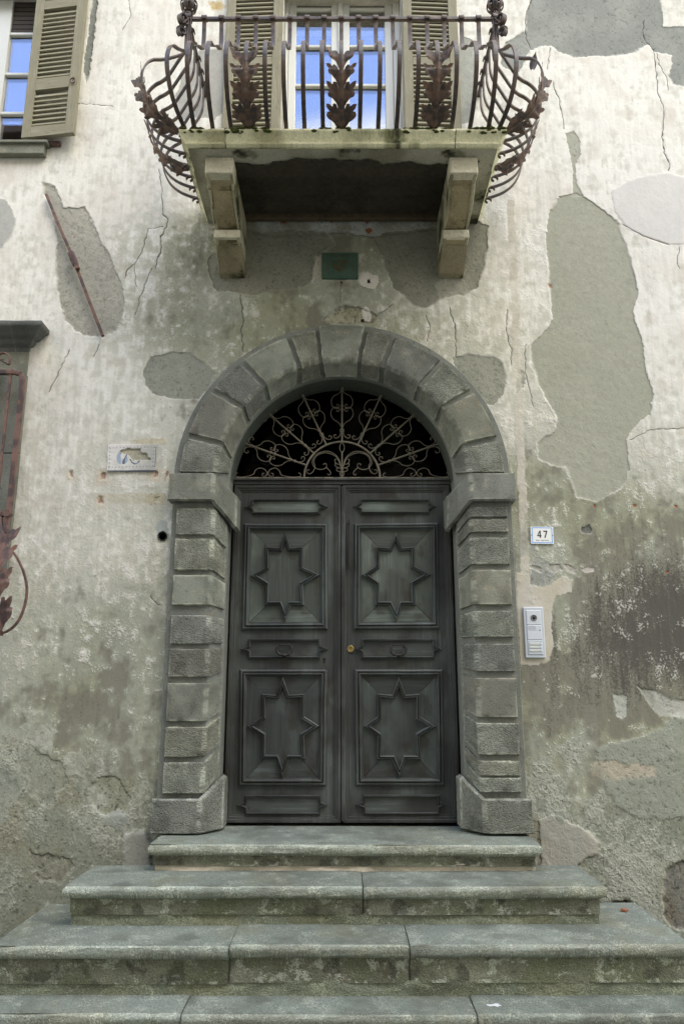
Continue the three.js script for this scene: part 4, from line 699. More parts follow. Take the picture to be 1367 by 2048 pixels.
  bed(-1.02, 1.055, -.15, -.1, .335, 1, M.bedlime ??= (() => { const m = std(T_plaster, .01); m.color.setRGB(1.05, .97, .86); return m; })()); bed(-1.355, 1.285, -.335, -.27, .653, 2, M.granite_old[1]); bed(-1.575, 1.565, -.555, -.48, .945, 3, M.granite_old[2]); bed(-3.2, 3.2, -.74, -.69, 1.12, 4, M.granite_old[0]);
  for (const q of [box(-1.352, -1.3, -.335, -.27, .1, .65, .005), box(1.24, 1.283, -.335, -.27, .1, .65, .005), box(-1.57, -1.5, -.555, -.48, .1, .94, .005), box(1.5, 1.563, -.555, -.48, .1, .94, .005), box(-1.01, -.95, -.15, -.1, .1, .33, .005), box(.98, 1.045, -.15, -.1, .1, .33, .005)]) mesh('mortar_bed', q, M.granite_old[1], steps);
}
// ---------------------------------------------------------------- balcony: slab, frame underneath, two consoles
const SB = { y: 4.083, z: .765, x: .958, cx: .005 };
const balcony = thing('balcony', 'stone balcony slab on two scrolled consoles, green with moss along its edge', 'balcony');
{
  // moulded edge round three sides, in lengths of stone; profile [outward, height]
  const pr = [[-.06, 0], [0, 0], [.003, .012], [.016, .016], [.018, .028], [.012, .032], [.016, .044], [.026, .064], [.04, .078], [.05, .083], [.052, .098], [.046, .104], [-.1, .107]];
  const edge = (name, x0, x1, capL, capR, seed) => mesh(name, [gridGeo(Math.round((x1 - x0) / .025), pr.length, (u, v, i, k) => { const o = pr[k][0], w = (fbm(u * 30 * (x1 - x0) + seed, k * .5, 3) - .5) * .006; return [lerp(x0 - (capL ? o : 0), x1 + (capR ? o : 0), u), SB.y + pr[k][1] + w, SB.z + o + w]; }, (u, v, p) => [p[0] + seed, p[1] * 1.5 - p[2]])], M.balcony, balcony);
  edge('edge_stone', SB.cx - SB.x, -.722, true, false, 1); edge('edge_stone', -.717, .698, false, false, 3.3); edge('edge_stone', .703, SB.cx + SB.x, false, true, 6.2);
  for (const s of [-1, 1]) mesh('edge_stone', [gridGeo(28, pr.length, (u, v, i, k) => { const o = pr[k][0], w = (fbm(u * 20 + s * 9, k * .5, 3) - .5) * .006; return [SB.cx + s * (SB.x + o + w), SB.y + pr[k][1] + w, lerp(-.02, SB.z + o, u)]; }, (u, v, p) => [p[2] + 3 * s, p[1] * 1.5])], M.balcony, balcony);
  mesh('floor_slab', [box(SB.cx - SB.x + .03, SB.cx + SB.x - .03, SB.y + .055, SB.y + .1, -.2, SB.z - .02, .002)], M.balcony, balcony);
  // clumps of moss along the upper edge
  { const r = rng(66), cl = []; for (const [x0, x1, n] of [[-.72, -.45, 46], [-.2, .05, 14], [.38, .66, 26], [.78, 1.0, 40], [-1.0, -.85, 18]]) for (let k = 0; k < n; k++) { const g = new THREE.IcosahedronGeometry(.006 + r() * .009, 0); g.scale(1.5, .7, 1); g.translate(lerp(x0, x1, r()), SB.y + .103 + (r() < .3 ? -.012 - r() * .02 : 0), SB.z + .045 + r() * .008 - .0); cl.push(g); } const m = mesh('moss', cl, M.moss, balcony); m.userData.kind = 'stuff'; }
  // stone rim underneath and the sunk black field
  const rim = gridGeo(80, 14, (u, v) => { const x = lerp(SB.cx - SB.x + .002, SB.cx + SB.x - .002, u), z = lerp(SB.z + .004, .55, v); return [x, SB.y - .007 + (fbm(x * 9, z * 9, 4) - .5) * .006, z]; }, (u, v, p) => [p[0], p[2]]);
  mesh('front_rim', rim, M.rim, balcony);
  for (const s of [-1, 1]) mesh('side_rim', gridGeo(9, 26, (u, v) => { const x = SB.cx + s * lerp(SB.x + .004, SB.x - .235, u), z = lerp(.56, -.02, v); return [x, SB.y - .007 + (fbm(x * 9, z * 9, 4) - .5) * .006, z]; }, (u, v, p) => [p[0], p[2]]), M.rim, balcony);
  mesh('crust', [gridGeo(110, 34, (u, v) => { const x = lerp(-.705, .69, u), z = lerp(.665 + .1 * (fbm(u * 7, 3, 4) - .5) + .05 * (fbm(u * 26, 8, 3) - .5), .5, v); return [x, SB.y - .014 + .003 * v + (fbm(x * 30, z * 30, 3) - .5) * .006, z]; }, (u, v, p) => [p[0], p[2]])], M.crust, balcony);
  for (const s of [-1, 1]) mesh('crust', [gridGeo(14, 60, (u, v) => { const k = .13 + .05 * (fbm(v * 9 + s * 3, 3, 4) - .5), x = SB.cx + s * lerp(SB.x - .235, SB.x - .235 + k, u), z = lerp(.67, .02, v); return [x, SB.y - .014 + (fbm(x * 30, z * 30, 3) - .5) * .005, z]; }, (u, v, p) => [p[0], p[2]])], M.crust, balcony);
  mesh('sunk_field', gridGeo(90, 40, (u, v) => { const x = lerp(-.73, .72, u), z = lerp(.56, 0, v); return [x, SB.y + .035 + (fbm(x * 24, z * 24, 4) - .5) * .014, z]; }, (u, v, p) => [p[0], p[2]]), M.crust, balcony);
  mesh('field_moulding', [box(-.735, .725, SB.y + .004, SB.y + .04, .535, .563, .01), box(-.735, .725, SB.y - .004, SB.y + .05, .01, .055, .012)], M.console0 ??= (() => { const m = std(T_crust, .008); m.color.setRGB(1.7, 1.5, 1.35); return m; })(), balcony);
  // console: side outline in z, y
  const cy = SB.y - .006, side = [[-.05, cy], [.685, cy], [.69, cy - .01], [.69, cy - .112], [.682, cy - .12], [.61, cy - .124]];
  for (let i = 0; i <= 12; i++) { const t = i / 12; side.push([lerp(.6, .275, t) + .035 * Math.sin(Math.PI * t), lerp(cy - .128, cy - .246, Math.pow(t, .62))]); }
  side.push([.292, cy - .249], [.296, cy - .256], [.296, cy - .309], [.29, cy - .316], [.225, cy - .32]); for (let i = 0; i <= 6; i++) { const t = i / 6; side.push([lerp(.215, .045, t * t * .3 + t * .7), lerp(cy - .324, cy - .43, t)]); } side.push([-.05, cy - .436]);
  const plate = (outline, cx, w) => { const s = new THREE.Shape(outline.map(p => new THREE.Vector2(p[0], p[1]))), g = new THREE.ExtrudeGeometry(s, { depth: w - .008, bevelEnabled: true, bevelThickness: .004, bevelSize: .004, bevelOffset: -.004, bevelSegments: 1 }); g.translate(0, 0, -(w - .008) / 2); g.rotateY(-Math.PI / 2); g.translate(cx, 0, 0); return boxUV(g, cx * 3, 0); };
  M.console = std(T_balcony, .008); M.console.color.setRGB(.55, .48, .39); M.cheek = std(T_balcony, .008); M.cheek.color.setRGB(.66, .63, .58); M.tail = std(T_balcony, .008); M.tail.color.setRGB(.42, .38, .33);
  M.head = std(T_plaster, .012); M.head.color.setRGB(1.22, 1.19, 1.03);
  const back = [[-.05, cy - .436], [-.05, cy]], inner = side.map(([z, y]) => [z > .05 ? z - .016 : z, y + (y < cy - .05 ? .004 : 0)]);
  for (const cx of [-.768, .762]) {
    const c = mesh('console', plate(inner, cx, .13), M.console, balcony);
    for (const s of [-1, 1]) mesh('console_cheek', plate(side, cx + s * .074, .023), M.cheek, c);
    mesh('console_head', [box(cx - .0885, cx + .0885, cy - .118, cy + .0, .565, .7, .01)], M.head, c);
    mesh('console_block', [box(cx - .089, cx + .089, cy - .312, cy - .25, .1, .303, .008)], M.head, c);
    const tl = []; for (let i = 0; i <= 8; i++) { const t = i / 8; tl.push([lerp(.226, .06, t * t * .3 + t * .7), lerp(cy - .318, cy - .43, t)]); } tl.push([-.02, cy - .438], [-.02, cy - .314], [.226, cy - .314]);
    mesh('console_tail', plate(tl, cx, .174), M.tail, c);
  }
}

// ---------------------------------------------------------------- pot-bellied iron railing
let makeLeaf;
const railing = thing('balcony_railing', 'pot-bellied wrought iron balcony railing with acanthus leaves and ball finials', 'railing');
{
  const YB = 4.19, ZR = .785, XR = .996, YT = 5.155, ZT = .67, XT = 1.02;
  const belly = [[0, 0], [.015, .012], [.08, .03], [.16, .065], [.23, .12], [.275, .19], [.298, .26], [.295, .33], [.268, .4], [.225, .445], [.19, .465]];
  const neckF = [[.14, .5], [.08, .56], [.02, .62], [-.05, .675], [-.09, .702], [-.116, .735], [-.127, .78], [-.128, .85], [-.12, .92], [-.115, .965]];
  const neckS = [[.155, .495], [.12, .55], [.09, .605], [.062, .655], [.042, .69], [.028, .73], [.02, .78], [.02, .85], [.022, .92], [.024, .965]];
  const N = 76, mk = k => { const c = new THREE.CatmullRomCurve3(k.map(([o, h]) => V3(o, h, 0)), false, 'centripetal'); const p = c.getSpacedPoints(N - 1); p.len = c.getLength(); return p; };
  const curveF = mk(belly.concat(neckF)), curveS = mk(belly.concat(neckS));
  // rib line: base point, outward direction in plan (angle from the front); corner ribs lean in to the corner post
  const rib = (bx, bz, th) => {
    const dx = Math.sin(th), dz = Math.cos(th), side = Math.abs(dx) > .95, corner = !side && Math.abs(dx) > .1, cv = corner || side ? curveS : curveF;
    return { dx, dz, cv, at: (o, h, u = 0) => { const w = corner ? smooth(.44, .78, h) : 0, k = side || corner ? .92 : 1; return [lerp(bx + dx * o * k, Math.sign(bx) * (XT - .02 + .02 * Math.abs(dx)) + dx * .01, w) + dz * u, YB + h, lerp(bz + dz * o * k, ZT + dz * .012, w) - dx * u]; } };
  };
  const baluster = (bx, bz, th, seed) => {
    const r = rng(seed), R = rib(bx, bz, th), { dx, dz } = R, s = 1 + (r() - .5) * .03, sway = (r() - .5) * .01;
    const pts = R.cv.map(p => R.at(p.x > 0 ? p.x * s : p.x, p.y, sway * Math.sin(p.y * 3.2)));
    const b = mesh('baluster', strip(pts, [dz, 0, -dx], .0265, .0105), M.iron, railing), T = pts[N - 1];
    const wrap = []; for (let i = 0; i <= 10; i++) { const a = -.6 + i / 10 * 3.9; wrap.push([T[0] + dx * .021 * Math.cos(a), YT + .002 + .021 * Math.sin(a), T[2] + dz * .021 * Math.cos(a)]); }
    mesh('collar', [strip(wrap, [dz, 0, -dx], .034, .007)], M.iron, b);
    const f = new RoundedBoxGeometry(.036, .034, .028, 1, .006); f.rotateY(th); f.translate(bx, YB - .004, bz); mesh('foot', boxUV(f), M.iron, b);
    return b;
  };
  // acanthus leaf beaten from sheet: half outline in leaf units (half width 1 = 0.09 m; height 0..1), four tiers of toothed lobes
  const half = [[37, 0], [40, 35], [65, 75], [105, 105], [125, 130], [130, 150], [120, 165], [105, 167], [97, 163], [107, 173], [125, 200], [131, 230], [110, 230], [90, 217], [75, 205], [73, 223], [60, 229], [43, 220], [35, 195], [31, 180], [31, 205], [45, 235], [75, 270], [105, 283], [115, 305], [110, 330], [95, 335], [100, 345], [120, 370], [128, 405], [105, 402], [85, 390], [73, 380], [70, 397], [55, 402], [40, 393], [28, 360], [26, 345], [26, 358], [35, 382], [50, 415], [80, 450], [105, 465], [113, 485], [105, 495], [103, 505], [120, 520], [130, 545], [105, 548], [85, 535], [75, 523], [70, 537], [55, 540], [37, 525], [24, 500], [21, 492], [20, 500], [27, 525], [45, 560], [75, 580], [100, 595], [105, 615], [120, 645], [123, 665], [95, 655], [75, 643], [65, 650], [45, 650], [33, 637], [20, 620], [13, 615], [0, 630]];
  const outline = half.map(([x, y]) => [x, y]).concat(half.slice(0, -1).reverse().map(([x, y]) => [-x, y]));
  const veins = [[30, 10, 128, 215], [28, 20, 122, 140], [22, 195, 125, 392], [22, 205, 108, 315], [18, 360, 126, 535], [18, 370, 106, 480], [12, 500, 119, 655]];
  const clip = (poly, ax, k, s) => { const out = []; for (let i = 0; i < poly.length; i++) { const a = poly[i], b = poly[(i + 1) % poly.length], da = (a[ax] - k) * s, db = (b[ax] - k) * s; if (da >= 0) out.push(a); if (da * db < 0) { const t = da / (da - db); out.push([lerp(a[0], b[0], t), lerp(a[1], b[1], t)]); } } return out; };
  const cells = []; for (let y = 0; y < 670; y += 10) { const band = clip(clip(outline, 1, y, 1), 1, y + 10, -1); if (band.length < 3) continue; for (let x = -132; x < 132; x += 12) { const c = clip(clip(band, 0, x, 1), 0, x + 12, -1); if (c.length > 2 && Math.abs(area(c)) > .05) cells.push(ccw(c)); } }
  const leafTris = []; for (const c of cells) { const v = c.map(p => new THREE.Vector2(p[0], p[1])); for (const t of THREE.ShapeUtils.triangulateShape(v, [])) leafTris.push(c[t[0]], c[t[1]], c[t[2]]); }
  const segD = (x, y, a) => { const ex = a[2] - a[0], ey = a[3] - a[1], t = clamp(((x - a[0]) * ex + (y - a[1]) * ey) / (ex * ex + ey * ey)); return [Math.hypot(x - a[0] - ex * t, y - a[1] - ey * t), t]; };
  // place(u, t, n): across in metres, 0..1 along the rib of the leaf, out from the sheet
  const acanthus = (place, parent, seed, o = {}) => {
    const r = rng(seed), W = o.width || .0007, k1 = .8 + .5 * r(), k2 = (r() - .5) * .012, keyOf = new Map(), pos = [], idx = [], uv = [];
    for (const [x, y] of leafTris) {
      const key = Math.round(x * 8) + ',' + Math.round(y * 8); let i = keyOf.get(key);
      if (i === undefined) {
        const q = Math.abs(x), t = y / 665, ph = ((y + 20) % 175) / 175; let n = .013 + .011 * Math.exp(-q * q / 180) + k1 * .022 * (q / 130) ** 2 * (.4 + ph) + k2 * Math.sin(t * 9) + .008 * (fbm(x * .03 + seed, y * .03, 2) - .5);
        for (const v of veins) { const [d, s] = segD(q, y, v); n += .0035 * Math.exp(-d * d / 22) * (1 - .5 * s) - .0022 * Math.exp(-((d - 11) ** 2) / 40); }
        const p = place(x * W, t, n); i = pos.length / 3; pos.push(...p); uv.push(x * .0008, t * .5); keyOf.set(key, i);
      }
      idx.push(i);
    }
    const g = new THREE.BufferGeometry(); g.setAttribute('position', new THREE.BufferAttribute(new Float32Array(pos), 3)); g.setAttribute('uv', new THREE.BufferAttribute(new Float32Array(uv), 2)); g.setIndex(idx); g.computeVertexNormals();
    return mesh(o.name || 'acanthus_leaf', g, o.mat || M.leaf, parent);
  };
  M.leaf = std(T_iron, .0012, { roughness: .55, specularIntensity: .7 }); M.leaf.color.setRGB(1.6, 1.45, 1.3);
  // the leaves stretch towards the belly: arc length along the rib for each share of the leaf
  const leafTab = [0, .05, .101, .146, .19, .232, .274, .315, .357, .402, .452], leafL = t => { const s = clamp(t) * 10, i = Math.min(9, s | 0); return .012 + lerp(leafTab[i], leafTab[i + 1], s - i); };
  const onRib = (bx, bz, th) => { const R = rib(bx, bz, th), n = R.cv.len; return (u, t, d) => { const f = clamp(leafL(t) / n) * (N - 1), i = Math.min(N - 2, f | 0), a = R.cv[i], b = R.cv[i + 1], tx = b.x - a.x, ty = b.y - a.y, q = Math.hypot(tx, ty), w = f - i; return R.at(lerp(a.x, b.x, w) + ty / q * d, lerp(a.y, b.y, w) - tx / q * d, u); }; };
  makeLeaf = acanthus;
  let n = 0;
  for (let i = 0; i < 17; i++) { const b = baluster(lerp(-.912, .904, i / 16), ZR, 0, 100 + n++); if (i === 3 || i === 8 || i === 13) acanthus(onRib(lerp(-.912, .904, i / 16), ZR, 0), b, i); }
  for (const s of [-1, 1]) {
    baluster(s * .968, ZR - .002, s * .26, 130 + n++);
    const c = baluster(s * .997, ZR - .02, s * .98, 140 + n++); acanthus(onRib(s * .997, ZR - .02, s * .98), c, 50 + n);
    const zs = [.68, .565, .45, .335, .22, .105];
    zs.forEach((z, k) => { const b = baluster(s * XR, z, s * Math.PI / 2, 150 + n++); if (k === 2) acanthus(onRib(s * XR, z, s * Math.PI / 2), b, 70 + n); });
  }
  // rails
  mesh('top_rail', [box(-XT - .012, XT + .012, YT - .011, YT + .013, ZT - .012, ZT + .012, .004)], M.iron, railing);
  mesh('bottom_rail', [box(-XR + .02, XR - .02, YB - .016, YB - .006, ZR - .014, ZR + .014, .003)], M.iron, railing);
  for (const s of [-1, 1]) {
    mesh('side_rail', [box(s * XT - .012, s * XT + .012, YT - .011, YT + .013, -.03, ZT - .014, .004)], M.iron, railing);
    mesh('side_bottom_rail', [box(s * XR - .014, s * XR + .014, YB - .016, YB - .006, -.03, ZR - .016, .003)], M.iron, railing);
    // little scrolls under the side rails
    for (const z of [.62, .5, .39, .28, .16]) { const sp = []; for (let i = 0; i <= 14; i++) { const a = i / 14 * 4.6, q = .024 * (1 - .5 * i / 14); sp.push([s * (XR + .02) + s * q * Math.cos(a), YB - .045 + q * Math.sin(a), z]); } mesh('hook', [strip(sp, [0, 0, 1], .02, .007)], M.iron, railing); }
    // corner post with scrolls and a pierced ball
    const px = s * XT, f = mesh('finial', [rod([px, YT - .14, ZT], [px, YT + .055, ZT], .013, 10), sphere(px, YT + .04, ZT, .024, 1, .7, 1), boxUV(new RoundedBoxGeometry(.05, .04, .05, 1, .008).translate(px, YT, ZT))], M.iron, railing);
    const by = YT + .112, R = .056, pet = [];
    for (let k = 0; k < 7; k++) { const a0 = k / 7 * 2 * Math.PI; pet.push(gridGeo(9, 19, (u, v) => { const th = lerp(.1, Math.PI - .1, v), w = (.2 + .19 * Math.abs(Math.sin(th * 2)) ** 1.0 * 1 + (Math.abs(th - Math.PI / 2) > 1.1 ? .1 : 0)) , a = a0 + (u - .5) * 2 * w, rr = R * (1 + .06 * Math.cos((u - .5) * 3)); return [px + rr * Math.sin(th) * Math.cos(a), by + rr * Math.cos(th), ZT + rr * Math.sin(th) * Math.sin(a)]; })); }
    pet.push(new THREE.TorusGeometry(R * .42, .007, 6, 16).rotateX(Math.PI / 2).translate(px, by - R * .88, ZT), new THREE.TorusGeometry(R * .42, .007, 6, 16).rotateX(Math.PI / 2).translate(px, by + R * .88, ZT), sphere(px, by + R * 1.08, ZT, .013));
    mesh('pierced_ball', pet, M.iron, f);
    const sc = (cx, cy, cz, r0, t, dx, dz) => { const o = []; for (let i = 0; i <= 26; i++) { const a = -1.2 + t * i / 26, q = r0 * (1 - .62 * i / 26); o.push([cx + dx * q * Math.cos(a), cy + q * Math.sin(a), cz + dz * q * Math.cos(a)]); } return o; };
    mesh('scroll', [strip([[px, YT - .01, ZT + .016], ...sc(px + s * .018, YT - .06, ZT + .05, .045, 8, s * .5, .86)], [.86, 0, -s * .5], .036, .008), strip(sc(px + s * .03, YT - .135, ZT + .03, .034, 6.5, s * .7, .7), [.7, 0, -s * .7], .034, .008), strip(sc(px + s * .045, YT - .07, ZT - .02, .034, 7, s, .1), [0.1, 0, -s], .032, .008)], M.iron, f);
  }
  {
    // one loose leaf tip curling up on the right
    mesh('leaf_tip', gridGeo(7, 10, (u, v) => { const c = (u - .5) * 2, w = .026 * Math.sin(Math.PI * (.12 + .86 * v)) , y = 4.77 + v * .11; return [1.245 + .02 * v + c * w, y, .66 + .03 * v * v - .012 * c * c]; }), M.iron, railing);
  }
}

// ---------------------------------------------------------------- french window behind the balcony, its shutters
// a casement leaf: frame, bars, panes (and a brown blind board over the topmost panes)
function casement(parent, x0, x1, y0, y1, z, st, bars, opts = {}) {
  const s = mesh('sash', [box(x0, x0 + st[0], y0, y1, z - .03, z + .018, .006), box(x1 - st[1], x1, y0, y1, z - .03, z + .018, .006), box(x0 + st[0] - .004, x1 - st[1] + .004, y0, y0 + st[2], z - .03, z + .014, .006), box(x0 + st[0] - .004, x1 - st[1] + .004, y1 - .06, y1, z - .03, z + .014, .006)], M.white, parent);
  for (const b of bars) mesh('glazing_bar', [box(x0 + st[0] - .003, x1 - st[1] + .003, b - .014, b + .014, z - .02, z + .012, .009)], M.white, s);
  const lv = [y0 + st[2], ...bars, y1 - .06];
  for (let i = 0; i < lv.length - 1; i++) {
    const r = opts.rng || rng(5), tilt = (r() - .5) * .008, g = new THREE.PlaneGeometry(x1 - st[1] - x0 - st[0] + .004, lv[i + 1] - lv[i]); g.rotateX(tilt); g.rotateY((r() - .5) * .008); g.translate((x0 + st[0] + x1 - st[1]) / 2, (lv[i] + lv[i + 1]) / 2, z - .012);
    mesh('pane', g, M.glass, s); mesh('inner_pane', g.clone().translate(0, 0, -.016), M.glass, s);
    if (opts.blindFrom && lv[i] >= opts.blindFrom - .02) { const B = []; for (let y = lv[i] + .03; y < lv[i + 1]; y += .042) B.push(box(x0 + st[0] + .004, x1 - st[1] - .004, y - .018, y + .018, z - .004, z + .003, .002)); if (B.length) mesh('blind', B, M.blind, s); }
  }
  return s;
}
{
  const z = -.17, w = thing('french_window', 'white french window with many small panes behind the balcony', 'window', [0, 0, 0]), r = rng(9);
  mesh('frame', [box(-.449, -.422, 4.17, 6.5, z - .06, z + .04, .004), box(.402, .454, 4.17, 6.5, z - .06, z + .04, .004)], M.white, w);
  const bars = [4.655, 5.063 - .0, 5.405, 5.77, 6.112];
  casement(w, -.42, -.017, 4.2, 6.5, z, [.058, .068, .78, .1], [5.4, 5.765, 6.126], { rng: r, blindFrom: 6.1 });
  casement(w, -.011, .4, 4.2, 6.5, z, [.07, .062, .78, .1], [5.4, 5.765, 6.126], { rng: r, blindFrom: 6.1 });
  mesh('meeting_stile', [box(-.032, .004, 4.2, 6.5, z + .019, z + .036, .006)], M.white, w);
}
// louvred shutter standing in its own plane: x from the hinge, z = 0 at its back
function shutter(name, label, W, y0, y1, rails, hinge, turn, mat, catchY) {
  const t = thing(name, label, 'shutter', hinge, 'louvred shutters'); t.rotation.y = turn; delete t.userData.group;
  const d = W < 0 ? -1 : 1, w = Math.abs(W), bx = (a, b, c, e, f, g, r, q) => d > 0 ? box(a, b, c, e, f, g, r, q) : box(-b, -a, c, e, f, g, r, q), st = .07;
  mesh('stile', [bx(0, st, y0, y1, 0, .038, .004)], mat, t); mesh('stile', [bx(w - st, w, y0, y1, 0, .038, .004)], mat, t);
  for (const [a, b] of rails) mesh('rail', [bx(st, w - st, a, b, .002, .036, .003, true)], mat, t);
  for (let k = 0; k < rails.length - 1; k++) for (let y = rails[k][1] + .012; y < rails[k + 1][0] - .02; y += .0405) {
    const g = new RoundedBoxGeometry(w - 2 * st + .01, .042, .014, 1, .003); g.rotateX(-.5); g.translate(d * w / 2, y + .012, .019); mesh('slat', boxUV(g, y, k, true), mat, t);
  }
  if (catchY) mesh('catch', [tube([[d * (w - .035), catchY + .02, .036], [d * (w - .035), catchY + .012, .055], [d * (w - .055), catchY - .006, .05], [d * (w - .05), catchY - .024, .046], [d * (w - .025), catchY - .024, .048], [d * (w - .02), catchY - .008, .05]], .004, 30), sphere(d * (w - .035), catchY + .02, .042, .009)], M.ironred, t);
  return t;
}
shutter('window_shutter', 'beige louvred shutter folded open left of the balcony window', -.43, 4.19, 6.5, [[4.19, 4.3], [5.39, 5.46], [6.39, 6.5]], [-.452, 0, .02], -.05, M.paint[0]);
shutter('window_shutter', 'beige louvred shutter folded open right of the balcony window', .42, 4.19, 6.5, [[4.19, 4.3], [5.39, 5.46], [6.39, 6.5]], [.46, 0, .02], .045, M.paint[1]);

// ---------------------------------------------------------------- upper left window
{
  const z = -.13, w = thing('casement_window', 'white casement window reflecting blue sky at the upper left', 'window'), r = rng(19);
  mesh('frame', [box(-2.37, -2.334, 4.72, 6.5, z - .06, z + .03, .004), box(-3.1, -2.334, 4.7, 4.75, z - .06, z + .03, .004)], M.white, w);
  casement(w, -2.72, -2.372, 4.752, 6.5, z, [.115, .02, .02, .06], [5.11, 5.466, 5.842], { rng: r, blindFrom: 5.82 });
  casement(w, -3.08, -2.724, 4.752, 6.5, z, [.05, .1, .02, .06], [5.11, 5.466, 5.842], { rng: r, blindFrom: 5.82 });
  mesh('sill', [box(-3.2, -2.165, 4.615, 4.705, -.1, .055, .006), box(-3.2, -2.14, 4.695, 4.716, -.1, .075, .004)], M.stone[2], w);
  shutter('window_shutter', 'weathered beige louvred shutter swung open right of the upper left window', .405, 4.75, 6.6, [[4.75, 4.84], [5.155, 5.255], [5.885, 5.965], [6.5, 6.6]], [-2.34, 0, .012], -.135, M.paint[0], 5.2);
  mesh('shutter_stop', [box(-2.16, -2.06, 4.705, 4.745, .0, .03, .008)], M.ironred, w);
}

// ---------------------------------------------------------------- lower left window: stone frame, cornice, iron cage
{
  const w = thing('grated_window_frame', 'grey stone window frame with moulded cornice at the left edge', 'window frame');
  const pr = [[.02, 3.07], [.028, 3.085], [.028, 3.105], [.05, 3.112], [.062, 3.13], [.068, 3.148], [.085, 3.152], [.1, 3.165], [.12, 3.19], [.138, 3.2], [.148, 3.212], [.148, 3.238], [.14, 3.243], [0, 3.25]];
  const x0 = -3.3, x1 = -2.165;
  mesh('cornice', [gridGeo(40, pr.length, (u, v, i, k) => { const o = pr[k][0]; return [lerp(x0, x1 + o, u), pr[k][1] + (fbm(u * 30, k * .4, 3) - .5) * .005, o]; }, (u, v, p) => [p[0], p[2] - p[1]]), gridGeo(12, pr.length, (u, v, i, k) => [x1 + pr[k][0], pr[k][1], lerp(-.02, pr[k][0], u)], (u, v, p) => [p[2], p[1]])], M.cornice ??= (() => { const m = std(T_stone, .003); m.color.setRGB(.62, .62, .66); return m; })(), w);
  mesh('frieze', [box(-3.3, -2.14, 2.9, 3.072, -.2, .02, .004)], M.stone[2], w);
  mesh('jamb', [box(-2.33, -2.13, 1.5, 2.34, -.2, .03, .006), box(-2.33, -2.132, 2.345, 2.9, -.2, .028, .006)], M.stone[0], w);
  mesh('inner_moulding', [box(-2.345, -2.305, 1.5, 2.9, -.2, .044, .006)], M.stone[1], w);
  mesh('panel', [box(-3.15, -2.33, 1.2, 2.9, -.24, -.2, .003)], M.stone[3], w);

  const g = thing('window_grille', 'rusty red bulging iron window grille with hanging leaf at the left edge', 'grille'), zg = .12;
  const A = at(46, 760, zg), B = at(9, 1030, zg);
  mesh('frame_bar', [strip([[-2.9, A[1] + .055, zg], [-2.6, A[1] + .055, zg], [A[0] - .06, A[1] + .055, zg], [A[0] - .018, A[1] + .042, zg], [A[0], A[1], zg], [A[0], lerp(A[1], B[1], .5), zg], [A[0], B[1] + .05, zg], [A[0] - .005, B[1] - .12, zg + .02]], [0, 0, 1], .03, .034)], M.ironred, g);
  mesh('bar', [strip([[A[0] - .085, A[1] + .045, zg], [A[0] - .085, 2.3, zg], [A[0] - .085, 1.75, zg]], [0, 0, 1], .018, .016), strip([[A[0] - .3, A[1] + .045, zg], [A[0] - .3, 1.75, zg]], [0, 0, 1], .018, .016)], M.ironred, g);
  mesh('cross_bar', [box(-2.9, A[0] - .01, B[1] - .012, B[1] + .022, zg - .018, zg + .02, .005)], M.ironred, g);
  mesh('knob', [new THREE.CylinderGeometry(.024, .024, .05, 14).rotateX(Math.PI / 2).translate(A[0] + .002, B[1] + .004, zg + .02)], M.ironred, g);
  const S = (l, z) => l.map(([x, y], i) => [...at(x, y, z), z]);
  mesh('top_scroll', [curveStrip(S([[-30, 735], [-12, 715], [5, 722], [18, 728], [20, 716], [10, 706], [0, 708], [-2, 716], [6, 720]], .12), [0, 0, 1], .022, .009)], M.ironred, g);
  mesh('belly_bar', [curveStrip([...S([[2, 1022]], .12), ...S([[5, 1060]], .15), ...S([[14, 1090]], .2), ...S([[32, 1112], [46, 1140], [54, 1175], [50, 1210], [38, 1240], [22, 1258], [0, 1268], [-40, 1272]], .24)], [0, 0, 1], .02, .012)], M.ironred, g);
  const lb = at(-2, 1272, .26), LM = (u, t, n) => [lb[0] + u - .03 * Math.sin(t * 2.6), lb[1] + t * .66, .26 + n + .05 * Math.sin(t * 3)];
  makeLeaf(LM, g, 91, { name: 'hanging_leaf', mat: M.ironred, width: .00085 });
}

// ---------------------------------------------------------------- things fixed to the wall
{
  const a = [...at(93, 389, .03), .03], b = [...at(206, 672, .03), .03], m = [...at(146, 515, .04), .04], dir = V3(...b).sub(V3(...a)).normalize();
  const k = thing('wall_anchor', 'rusty iron tie rod anchor bar leaning on a bare cement patch', 'wall anchor');
  const side = [dir.y, -dir.x, 0].map(v => v);
  mesh('anchor_bar', [strip([a, [lerp(a[0], b[0], .25) + .002, lerp(a[1], b[1], .25), .03], m, [lerp(m[0], b[0], .5) - .003, lerp(m[1], b[1], .5), .031], b], [0, 0, 1], .022, .02)], M.ironred, k);
  const q = new THREE.Quaternion().setFromUnitVectors(V3(0, -1, 0), dir), put = g => { g.applyQuaternion(q); g.translate(m[0], m[1], m[2] + .012); return boxUV(g); };
  mesh('rod_eye', [put(new RoundedBoxGeometry(.044, .075, .05, 1, .012)), put(new THREE.CylinderGeometry(.026, .022, .05, 14).translate(0, -.045, 0)), put(new RoundedBoxGeometry(.03, .05, .035, 1, .008).translate(.004, -.09, .004))], M.ironred, k);
}
function canvasTex(w, h, draw) { const c = document.createElement('canvas'); c.width = w; c.height = h; draw(c.getContext('2d'), w, h); const t = new THREE.CanvasTexture(c); t.colorSpace = THREE.SRGBColorSpace; return t; }
function face(w, h, tex, o = {}) { return new THREE.Mesh(new THREE.PlaneGeometry(w, h), new THREE.MeshPhysicalMaterial({ map: tex, roughness: .4, ...o })); }
